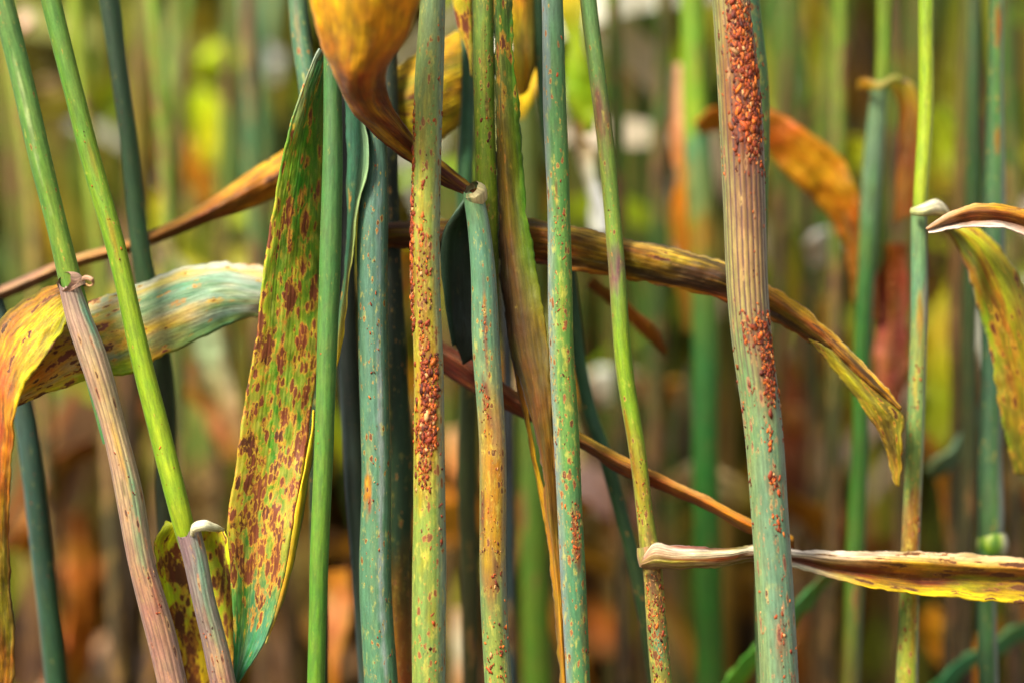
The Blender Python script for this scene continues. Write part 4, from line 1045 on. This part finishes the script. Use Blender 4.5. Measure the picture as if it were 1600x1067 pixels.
def strip(pts, cols, label, group=None, d2=2.0, dis=.2, bow=.5):
    """pts: (px, py, width, depth)"""
    P2 = [np.array(p[:2], float) for p in pts]
    L, R = [], []
    for i, p in enumerate(pts):
        a, b = P2[max(i - 1, 0)], P2[min(i + 1, len(pts) - 1)]
        t = (b - a) / (np.linalg.norm(b - a) + 1e-9)
        n = np.array([t[1], -t[0]]) * p[2] * .5
        L.append((P2[i][0] + n[0], P2[i][1] + n[1], p[3] - d2))
        R.append((P2[i][0] - n[0], P2[i][1] - n[1], p[3] + d2))
    return soft_leaf([L, R], [cols, [lin(c) * .85 for c in cols]], label, group, dis, bow)


def far_stem(pts, keys, label, group=None, **kw):
    base = foot_of(pts[-1][0], pts[-1][1], pts[-1][3])
    o, g = tube('wheat_plant', pts, keys, M_FAR, base, None, .12, True, seg=16, step=.0015, **kw)
    return tag(o, label, 'wheat stem', group)


# orange leaf right of the thickest stem and its pinkish drooping end
strip([(1150, 175, 30, 30), (1200, 200, 56, 30), (1250, 238, 70, 30), (1300, 290, 66, 31), (1335, 350, 50, 32), (1352, 430, 34, 33), (1362, 500, 16, 34)],
      ['#7a5024', '#a8642c', '#c08c2c', '#a0602c', '#7a4428', '#5c3a2c'], 'blurred bright orange leaf arching right from behind the thickest stem', bow=1.0)
strip([(1395, 380, 34, 33), (1396, 450, 50, 33), (1392, 540, 50, 33), (1385, 640, 36, 34)], ['#8a5c4c', '#a8746c', '#a87870', '#8a5c54'], 'blurred dull pink leaf hanging behind the pale collared stem')
far_stem([(1085, -10, 38, 42), (1090, 180, 40, 42), (1100, 330, 44, 42), (1104, 480, 40, 42), (1106, 800, 42, 42), (1106, 1067, 44, 43)],
         [(0, '#76a054'), (190, '#8cb068'), (230, '#64947c'), (320, '#7a8c64'), (400, '#a88854'), (450, '#6a8c5c'), (600, '#4a8058'), (850, '#3c703c'), (1067, '#44743c')],
         'blurred green wheat stem left of the thickest stem, joined by a pale collar')
strip([(1062, 100, 20, 46), (1064, 180, 32, 46), (1068, 280, 30, 46), (1072, 420, 34, 47), (1080, 520, 20, 48)], ['#d8b4a4', '#d8a894', '#b88468', '#a87c54', '#7a6a44'], 'blurred pinkish cream dead leaf standing beside the green stem at upper right')
strip([(1086, 190, 18, 38), (1106, 182, 26, 37), (1130, 186, 20, 37)], ['#a87c54', '#c89c7c', '#a8744c'], 'small blurred tan knot beside the upper edge of the thickest stem')
strip([(905, 190, 20, 38), (915, 240, 30, 38), (928, 300, 26, 38), (936, 365, 18, 38)], ['#a88c64', '#d8ccbc', '#e8e4e0', '#e4e0d8'], 'blurred white dead leaf standing behind the slim jointed stem')
far_stem([(726, -10, 24, 17), (728, 120, 26, 17), (728, 260, 28, 17), (730, 500, 28, 19), (735, 1067, 28, 24)], [(0, '#5a8070'), (200, '#4c7868'), (320, '#4a7058'), (600, '#3a4c34'), (1067, '#3c3c24')],
         'blue green blurred wheat stem between pustule stem and collared stem', right=('#34584c', .5, .4))
far_stem([(832, 600, 44, 45), (836, 780, 46, 45), (838, 1067, 46, 46)], [(600, '#4a5c24'), (750, '#547830'), (1067, '#5c8830')], 'blurred olive green wheat stem behind the golden brown shred')
far_stem([(795, 700, 16, 22), (797, 850, 17, 22), (799, 1067, 18, 22)], [(700, '#3c4450'), (900, '#2c4048'), (1067, '#4a5c64')], 'thin slate blue blurred wheat stem at the right edge of the tan streaked stem')
strip([(1120, 1090, 22, 24), (1180, 1020, 22, 25), (1230, 965, 22, 26), (1285, 905, 20, 28), (1350, 850, 18, 30)], ['#6a9c5c', '#74a468', '#64946c', '#54805c', '#3c5c3c'], 'blurred green blade slanting up behind the foot of the thickest stem')
strip([(1440, 1090, 22, 34), (1500, 1040, 22, 34), (1560, 1000, 22, 34), (1640, 960, 20, 36)], ['#4a7c54', '#54846c', '#5c8c70', '#547c5c'], 'blurred blue green blade slanting up at bottom right corner')
strip([(1450, 740, 16, 38), (1490, 705, 18, 38), (1530, 660, 18, 38), (1570, 610, 14, 40)], ['#4a6c54', '#6c8c80', '#648474', '#4a6450'], 'blurred grey green blade slanting behind the swollen node stem')
far_stem([(1521, -10, 22, 30), (1523, 150, 24, 30), (1520, 300, 26, 31), (1516, 600, 26, 33), (1510, 1067, 26, 36)], [(0, '#3a4c2c'), (200, '#2c4a2c'), (400, '#2a4428'), (1067, '#3c2c18')], 'very dark green blurred wheat stem left of the swollen node stem')
# blobs of pale and bright colour
strip([(905, 620, 20, 75), (935, 608, 52, 75), (985, 600, 44, 76), (1020, 602, 26, 78)], ['#b89c84', '#e8dcd4', '#e4d0c0', '#c89c74'], 'blurred cream dead leaf lying level behind the slim jointed stem')
strip([(1035, 606, 26, 80), (1062, 604, 32, 80)], ['#c8a484', '#c8a07c'], 'small blurred beige leaf tip right of the level cream leaf')
strip([(1258, 392, 34, 60), (1290, 382, 54, 60), (1325, 392, 44, 60)], ['#d8c4bc', '#f0e4e0', '#d8c0b4'], 'blurred whitish crumpled leaf below the bright orange leaf')
strip([(1270, 470, 40, 68), (1290, 520, 60, 68), (1300, 590, 50, 70)], ['#c8b084', '#c8a06c', '#a87c44'], 'blurred sand coloured leaf hanging under the whitish crumpled leaf')
strip([(1310, 225, 20, 70), (1335, 240, 38, 70), (1342, 265, 24, 70)], ['#c8d064', '#d8e080', '#b8c45c'], 'small blurred lime leaf tip above the whitish crumpled leaf')
strip([(1466, 170, 24, 55), (1480, 220, 46, 55), (1474, 300, 40, 56)], ['#7a8c2c', '#8c9c24', '#7a6420'], 'blurred lime and rust leaf right of the light green stem')
strip([(318, 120, 40, 95), (345, 105, 64, 95), (385, 105, 50, 96)], ['#a8c828', '#bce018', '#b0d428'], 'blurred bright lime green leaf glowing at upper left')
strip([(270, 165, 30, 100), (310, 160, 60, 100), (330, 200, 60, 100), (325, 260, 40, 102)], ['#98b830', '#b8d428', '#c8c82c', '#b0b030'], 'blurred yellow green leaf hanging under the bright lime leaf')
strip([(405, 75, 30, 110), (420, 95, 48, 110), (425, 125, 30, 112)], ['#d8e0d0', '#f0f0e8', '#d0d8c0'], 'blurred white leaf bend at upper left beside the bright lime leaf')
strip([(30, 10, 20, 70), (45, 25, 30, 70), (20, 45, 24, 70)], ['#d8c0b8', '#e0ccc4', '#c8a898'], 'blurred pinkish white leaf scrap in upper left corner')
strip([(55, 135, 26, 100), (75, 140, 40, 100), (90, 155, 30, 100)], ['#c8b894', '#d8c8b0', '#b8a888'], 'blurred beige leaf scrap between the two left green stems')
strip([(240, 215, 30, 85), (268, 232, 56, 85), (300, 270, 44, 86), (330, 320, 30, 86)], ['#d8b494', '#d8ac8c', '#b8845c', '#94643c'], 'blurred peach coloured dead leaf right of the dark green left stem')
far_stem([(232, -10, 50, 68), (226, 150, 48, 68), (215, 330, 44, 70), (205, 600, 40, 72), (200, 1067, 40, 75)], [(0, '#6a7430'), (100, '#6c5c24'), (200, '#7a7428'), (330, '#5a5020'), (600, '#3c2c14'), (1067, '#2c2010')],
         'blurred olive brown wheat stem right of the dark green left stem', dis=((0, .6), (1067, .3)))
strip([(250, 370, 24, 50), (290, 440, 34, 50), (330, 560, 38, 50), (370, 670, 34, 52), (390, 740, 20, 54)], ['#8a8464', '#94a084', '#8c9c84', '#a8907c', '#84684c'], 'blurred grey green strap of leaf slanting down left of the big spotted leaf', dis=.05)
strip([(300, 600, 14, 62), (335, 660, 30, 62), (365, 720, 26, 62)], ['#8a6a54', '#a07c6c', '#7a5a44'], 'blurred brown pink leaf slanting beside the grey green strap')
strip([(1030, 760, 20, 62), (1075, 745, 48, 62), (1130, 765, 56, 62), (1180, 790, 30, 64)], ['#c8b094', '#e0d0b8', '#d8c8a8', '#a8a464'], 'blurred cream and lime leaf bending under the thin brown leaf')
strip([(1220, 640, 24, 70), (1240, 656, 42, 70), (1256, 670, 26, 70)], ['#b88c70', '#d0a890', '#b88468'], 'small blurred peach leaf tip right of the thickest stem')
strip([(1220, 775, 30, 58), (1270, 805, 48, 58), (1320, 845, 44, 60), (1360, 880, 30, 60)], ['#8a6444', '#a07450', '#946444', '#6a4428'], 'blurred brown dead leaf slanting above the long folded tan leaf')
strip([(1445, 680, 20, 48), (1470, 740, 30, 48), (1490, 800, 32, 48), (1505, 860, 24, 50)], ['#8a6448', '#a47c60', '#94705c', '#6a4a34'], 'blurred pinkish tan leaf slanting left of the swollen node')
strip([(1440, 960, 40, 62), (1480, 1000, 66, 62), (1520, 1050, 60, 64), (1540, 1100, 40, 66)], ['#a8742c', '#c89448', '#c88c4c', '#a8743c'], 'blurred amber dead leaf low down between the pale collared and swollen node stems')
strip([(1560, 760, 24, 52), (1595, 775, 36, 52), (1640, 770, 30, 54)], ['#7a4c24', '#a0642c', '#8a5828'], 'blurred rust brown leaf scrap at right edge below mid height')
strip([(1590, 1000, 40, 70), (1600, 960, 60, 70), (1610, 900, 40, 70)], ['#a8785c', '#b8886c', '#94684c'], 'blurred dusty pink leaf at lower right edge')
strip([(605, 470, 30, 42), (622, 440, 40, 42), (640, 400, 34, 42)], ['#a88064', '#c8a080', '#b89068'], 'blurred peach leaf showing between blue stem and pustule stem')
strip([(705, 670, 24, 70), (715, 720, 44, 70), (712, 790, 46, 70), (700, 850, 30, 72)], ['#c8ac94', '#d8a88c', '#c08464', '#8a5c3c'], 'blurred salmon leaf seen right of the pustule stem in lower half')
strip([(718, 950, 18, 60), (722, 1000, 34, 60), (722, 1080, 30, 60)], ['#d8b8a0', '#e8d0c4', '#d0a890'], 'blurred cream leaf showing at bottom right of the pustule stem')
strip([(530, 890, 24, 46), (538, 940, 40, 46), (528, 1010, 36, 47), (520, 1090, 30, 48)], ['#a87c5c', '#d0a48c', '#c09078', '#8a6448'], 'blurred peach leaf at bottom between the smooth and thick blue stems')
strip([(745, 880, 20, 95), (700, 960, 50, 95), (690, 1080, 50, 96)], ['#8a8424', '#7a7c20', '#5a5c18'], 'blurred dark mustard leaf low behind the pustule stem')
strip([(893, -30, 30, 40), (900, 60, 36, 40), (905, 150, 44, 40), (915, 210, 24, 41)], ['#c8a428', '#8a9c34', '#7c9c3c', '#94a454'], 'blurred yellow green leaf behind the top of the slim jointed stem')
strip([(845, 90, 30, 33), (825, 140, 36, 33), (818, 185, 20, 34)], ['#b89428', '#d0b028', '#a88c28'], 'small blurred golden leaf tip between the shrivelled leaf and flecked stem')
strip([(790, 180, 30, 60), (815, 240, 46, 60), (835, 330, 36, 62)], ['#94884c', '#b8a474', '#a8844c'], 'blurred straw coloured leaf behind the shrivelled mottled leaf')
strip([(30, 860, 40, 60), (70, 800, 40, 60), (105, 720, 44, 62), (150, 690, 30, 62)], ['#a8785c', '#8a5c30', '#84501c', '#6a3c14'], 'blurred orange brown leaf behind the dark stem at lower left')
strip([(95, 1090, 60, 75), (120, 1010, 60, 75), (130, 900, 54, 76), (120, 800, 40, 78)], ['#8a5424', '#a8642c', '#a05c1c', '#7a4414'], 'blurred rusty leaf standing beside the pink sheath at lower left')
strip([(310, 780, 20, 90), (335, 770, 44, 90), (370, 760, 30, 92)], ['#8a7860', '#a8947c', '#7a6850'], 'small blurred grey beige leaf left of the spotted leaf')
strip([(900, 800, 30, 100), (950, 790, 60, 100), (1000, 830, 50, 100)], ['#6a3c24', '#7a4c3c', '#5a3420'], 'blurred maroon brown leaf behind the flecked and jointed stems')
strip([(930, 940, 30, 110), (945, 970, 60, 110), (950, 1020, 40, 110)], ['#8a5434', '#94644c', '#6a4430'], 'blurred copper leaf low between flecked and jointed stems')
strip([(920, 440, 20, 20), (960, 470, 22, 20), (1000, 510, 22, 20), (1040, 550, 16, 22)], ['#6a4428', '#8a5838', '#94684c', '#6a4c34'], 'slender soft brown leaf slanting down below the long arching leaf')
strip([(1220, 1090, 44, 70), (1255, 1010, 54, 70), (1275, 930, 40, 72)], ['#8a5c44', '#a0745c', '#7a543c'], 'blurred brown mauve leaf at bottom right of the thickest stem')

strip([(1500, 430, 40, 60), (1480, 520, 64, 60), (1470, 620, 56, 60), (1462, 720, 30, 61)], ['#8a9424', '#a8942c', '#8aa02c', '#6a6420'], 'blurred olive yellow leaf between pale collared stem and hanging green leaf')
strip([(1230, 560, 40, 85), (1245, 640, 60, 85), (1240, 740, 56, 86), (1225, 820, 30, 88)], ['#6a3420', '#7a3c20', '#5a2c18', '#4a2814'], 'blurred maroon leaf standing right of the thickest stem')
strip([(255, 300, 40, 95), (262, 350, 56, 95), (280, 420, 40, 96)], ['#a8a828', '#b0b02c', '#7a7c24'], 'blurred mustard green leaf above the pale curled leaf')
strip([(30, 250, 50, 110), (50, 330, 60, 110), (80, 410, 40, 112)], ['#8a8c34', '#9c8c2c', '#7a6424'], 'blurred olive leaf behind the lower part of the leftmost green stem')
strip([(1215, 40, 40, 100), (1250, 90, 60, 100), (1265, 170, 50, 102)], ['#6a8c24', '#8a8c20', '#5c7c28'], 'blurred yellow green leaf in upper area right of the thickest stem')
strip([(1225, 360, 40, 80), (1240, 430, 56, 80), (1235, 500, 40, 82)], ['#7a8c28', '#a89c28', '#8a7424'], 'blurred olive leaf under the bright orange leaf')

# broad blurred vertical stems
GB = 'blurred wheat stems standing far behind the sharp ones'
rows_ = [(965, 60, 110, '#3f6a34', '#4a6c34', '#3a3c1c'),
         (1012, 64, 105, '#4a7438', '#3c6428', '#3c4420'),
         (1240, 56, 100, '#3c6c38', '#4f7434', '#44301a'),
         (1282, 50, 90, '#6a9048', '#4f7a3c', '#5a3c20'),
         (1420, 48, 100, '#6a8c3c', '#4c6c2c', '#44381c'),
         (300, 46, 105, '#8aa884', '#6a8c5c', '#3c3018'),
         (375, 50, 115, '#7a9c88', '#5f845c', '#3c3418'),
         (425, 44, 90, '#6a9484', '#548058', '#3a2c18'),
         (30, 48, 95, '#7c9450', '#5a6c34', '#3c2414'),
         (700, 44, 95, '#6a8c50', '#5a7440', '#3c3418'),
         (900, 50, 130, '#547c3c', '#4a6830', '#3a2814'),
         (1150, 50, 130, '#4a7c40', '#3c6434', '#3c2c18'),
         (270, 40, 70, '#6f8c54', '#54643a', '#332414')]
WHERE = ['behind the slim jointed stem, upper half', 'midway between the jointed and thickest stems', 'right of the thickest stem, above the orange leaf', 'pale green and above the whitish crumpled leaf', 'between knobbly collared stem and light green stem', 'left of the bright lime leaf', 'behind the bright lime leaf', 'left of the big spotted leaf tip', 'behind the leftmost stem at the left edge', 'between pustule stem and collared stem, far behind', 'between flecked stem and jointed stem', 'directly behind the thickest stem', 'right of the olive brown stem at left']
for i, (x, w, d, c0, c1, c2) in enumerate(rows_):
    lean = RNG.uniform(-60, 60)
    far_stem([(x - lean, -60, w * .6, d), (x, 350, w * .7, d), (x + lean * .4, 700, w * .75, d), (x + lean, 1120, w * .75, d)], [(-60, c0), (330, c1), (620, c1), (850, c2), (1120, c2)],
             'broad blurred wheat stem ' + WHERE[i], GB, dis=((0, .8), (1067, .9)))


# thinner stems standing closer behind the sharp row
near_ = [(968, 28, 48, 10, '#54803c', '#4a6c30', 'seen just right of the top of the slim jointed stem'), (1030, 30, 60, -14, '#3f6c30', '#3c5c2c', 'left of the pinkish cream dead leaf'),
         (1215, 30, 55, -22, '#5c8438', '#5a6428', 'emerging right of the thickest stem'), (1262, 26, 62, 16, '#4a7830', '#4a5c2c', 'crossing behind the middle of the bright orange leaf'),
         (1305, 24, 48, -10, '#7a9c48', '#5a6c30', 'crossing behind the lower end of the bright orange leaf'), (1400, 22, 60, 12, '#6a9040', '#5c6c2c', 'touching the left edge of the light green stem'),
         (1500, 26, 44, -14, '#6c7c2c', '#6a5024', 'left of the very dark green stem, leaning'), (1580, 28, 50, 10, '#4c7c44', '#50602c', 'right of the swollen node stem'),
         (265, 24, 50, 30, '#7a9c58', '#5c7440', 'leaning between olive brown stem and lime leaf'), (350, 24, 75, -16, '#8cac80', '#6a8450', 'crossing behind the yellow green hanging leaf'),
         (398, 28, 60, 18, '#5a8474', '#4a6c4c', 'left of the white leaf bend'), (150, 26, 55, 40, '#8aa45c', '#70843c', 'between second and dark green left stems'),
         (50, 26, 60, 44, '#84a058', '#6a7838', 'in the gap between the two left green stems'), (610, 24, 55, 10, '#5c7c40', '#54602c', 'behind the twisted yellow orange leaf')]
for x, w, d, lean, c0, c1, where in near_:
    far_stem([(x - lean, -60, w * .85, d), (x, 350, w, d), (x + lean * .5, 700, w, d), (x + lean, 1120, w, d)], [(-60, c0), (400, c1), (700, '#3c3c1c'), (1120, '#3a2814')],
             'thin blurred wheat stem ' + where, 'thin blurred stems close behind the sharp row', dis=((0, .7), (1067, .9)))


# ------------------------------------------------------------------ the rest of the field: one uncountable mass
def field_mass():
    rg = np.random.default_rng(11)
    V, F, C, U, n0 = [], [], [], [], 0
    green = [lin(c) for c in ('#6c8c38', '#8aa040', '#4a6c28', '#b0b860', '#7a8c2c', '#c0c07c', '#a8b480', '#446028', '#949c30', '#5c7c2c')]
    dead = [lin(c) for c in ('#6a441c', '#4a2810', '#8a6034', '#2c1c0c', '#94683c', '#54300f', '#3c2410', '#b8906c', '#704418', '#2c2a10')]
    gold = [lin(c) for c in ('#c8b430', '#b8b038', '#c89c30', '#b0a040', '#e0d8b8', '#d8c4a8', '#a8963c')]
    green = [np.clip(c * np.array([.92, .9, .55]), 0, .8) for c in green]
    dead = [c * np.array([.75, .6, .42]) for c in dead]  # dead brown, darkened further to paint in the shaded gaps
    gold = [np.clip(c * np.array([1.1, .95, .6]), 0, .8) for c in gold]

    def emit(v, f, c):
        nonlocal n0
        V.append(v)
        F.append(f + n0)
        C.append(c)
        n0 += len(v)

    ang = np.linspace(-math.pi, math.pi, 6)[:-1]
    for k in range(1900):
        y = .13 + 1.3 * rg.random() ** 1.3
        half = .10 + (y + DIST) * .30
        x = rg.uniform(-half, half)
        h = rg.uniform(.60, .80)
        lean = rg.normal(0, .035, 2)
        r = rg.uniform(.0014, .0023)
        z = np.linspace(-.004, h, 9)
        s = (z / h)
        cx = np.stack([x + lean[0] * s ** 1.5, y + lean[1] * s ** 1.5, z], -1)
        rad = r * (1.1 - .45 * s)
        v = cx[:, None, :] + rad[:, None, None] * np.stack([np.cos(ang), np.sin(ang), ang * 0], -1)[None]
        i = np.arange(45).reshape(9, 5)
        f = np.stack([i[:-1], np.roll(i, -1, 1)[:-1], np.roll(i, -1, 1)[1:], i[1:]], -1).reshape(-1, 4)
        g, dd = green[rg.integers(len(green))], dead[rg.integers(len(dead))]
        t = np.clip((z - rg.normal(.435, .02)) / .07 + .5, 0, 1)[:, None]
        emit(v.reshape(-1, 3), f, np.repeat(dd * (1 - t) + g * t, 5, 0))
        for q in range(rg.integers(5, 9)):
            zc = rg.uniform(.18, h * .95)
            L, w = rg.uniform(.08, .22), rg.uniform(.003, .0085)
            az = rg.uniform(0, 2 * math.pi)
            up = rg.uniform(.3, 1.0)
            s2 = np.linspace(0, 1, 9)
            out = L * (s2 * .75)
            zz = zc + L * (up * s2 - rg.uniform(.6, 1.6) * s2 ** 2)
            c0 = np.interp(zc, z, cx[:, 0]), np.interp(zc, z, cx[:, 1])
            px, py = c0[0] + math.cos(az) * out, c0[1] + math.sin(az) * out
            tw = rg.uniform(-1.5, 1.5) * s2
            wid = w * np.sqrt(np.clip(1 - s2, 0, 1)) + .0003
            sx, sy = -math.sin(az), math.cos(az)
            a = np.stack([px + sx * wid * np.cos(tw), py + sy * wid * np.cos(tw), zz + wid * np.sin(tw)], -1)
            b = np.stack([px - sx * wid * np.cos(tw), py - sy * wid * np.cos(tw), zz - wid * np.sin(tw)], -1)
            v = np.stack([a, b], 1).reshape(-1, 3)
            v[:, 1] = np.maximum(v[:, 1], .115 + .03 * rg.random())
            j = np.arange(18).reshape(9, 2)
            f = np.stack([j[:-1, 0], j[:-1, 1], j[1:, 1], j[1:, 0]], -1)
            pz = np.clip((zc - .43) / .12 + .5, .12, .85)
            u = rg.random()
            c = (green[rg.integers(len(green))] if u < pz * .75 else gold[rg.integers(len(gold))] if u < pz else dead[rg.integers(len(dead))])
            emit(v, f, np.repeat(c[None], 18, 0))
    # bent and broken leaves and straw tangled between the stems
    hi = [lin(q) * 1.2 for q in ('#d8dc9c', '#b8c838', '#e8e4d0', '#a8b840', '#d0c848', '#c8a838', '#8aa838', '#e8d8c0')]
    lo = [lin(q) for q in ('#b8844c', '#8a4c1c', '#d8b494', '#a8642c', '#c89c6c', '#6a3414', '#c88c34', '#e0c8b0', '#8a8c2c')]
    for k in range(230):
        y = rg.uniform(.055, .26)
        hw = (y + DIST) * .20
        x, zc = rg.uniform(-hw, hw), CAM_H + rg.uniform(-1, 1) * (y + DIST) * .135
        L, w = rg.uniform(.012, .055), rg.uniform(.0012, .0036)
        az, el = rg.uniform(-1, 1) * .9 + (math.pi if rg.random() < .5 else 0), rg.normal(0.1, .75)
        s2 = np.linspace(0, 1, 9)
        px = x + math.cos(az) * math.cos(el) * L * s2
        py = y + math.sin(az) * math.cos(el) * L * s2 * .5
        zz = zc + math.sin(el) * L * s2 - rg.uniform(0, .8) * L * s2 ** 2
        tw = rg.uniform(.8, 2.2) + rg.uniform(-1, 1) * s2
        wid = w * np.sqrt(np.clip(np.sin(s2 * 2.9 + .12), 0.02, 1))
        sx, sy = -math.sin(az), math.cos(az)
        a = np.stack([px + sx * wid * np.cos(tw), py + sy * wid * np.cos(tw), zz + wid * np.sin(tw)], -1)
        c = np.stack([px - sx * wid * np.cos(tw), py - sy * wid * np.cos(tw), zz - wid * np.sin(tw)], -1)
        j = np.arange(18).reshape(9, 2)
        f = np.stack([j[:-1, 0], j[:-1, 1], j[1:, 1], j[1:, 0]], -1)
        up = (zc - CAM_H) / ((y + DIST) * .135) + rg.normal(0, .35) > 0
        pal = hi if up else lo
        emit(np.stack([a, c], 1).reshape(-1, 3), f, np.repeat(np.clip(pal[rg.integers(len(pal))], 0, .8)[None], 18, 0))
    V, F, C = np.concatenate(V), np.concatenate(F), np.concatenate(C)
    o = mesh_from('wheat_field', V, F, {'tint': C, 'uvmm': V * 1000, 'disease': np.full(len(V), .3), 'rib': np.zeros(len(V))}, M_FARLEAF, (0, .7, 0))
    o['kind'] = 'stuff'
    o['label'] = 'dense blurred mass of green and browning wheat filling the background'
    o['category'] = 'wheat'


field_mass()
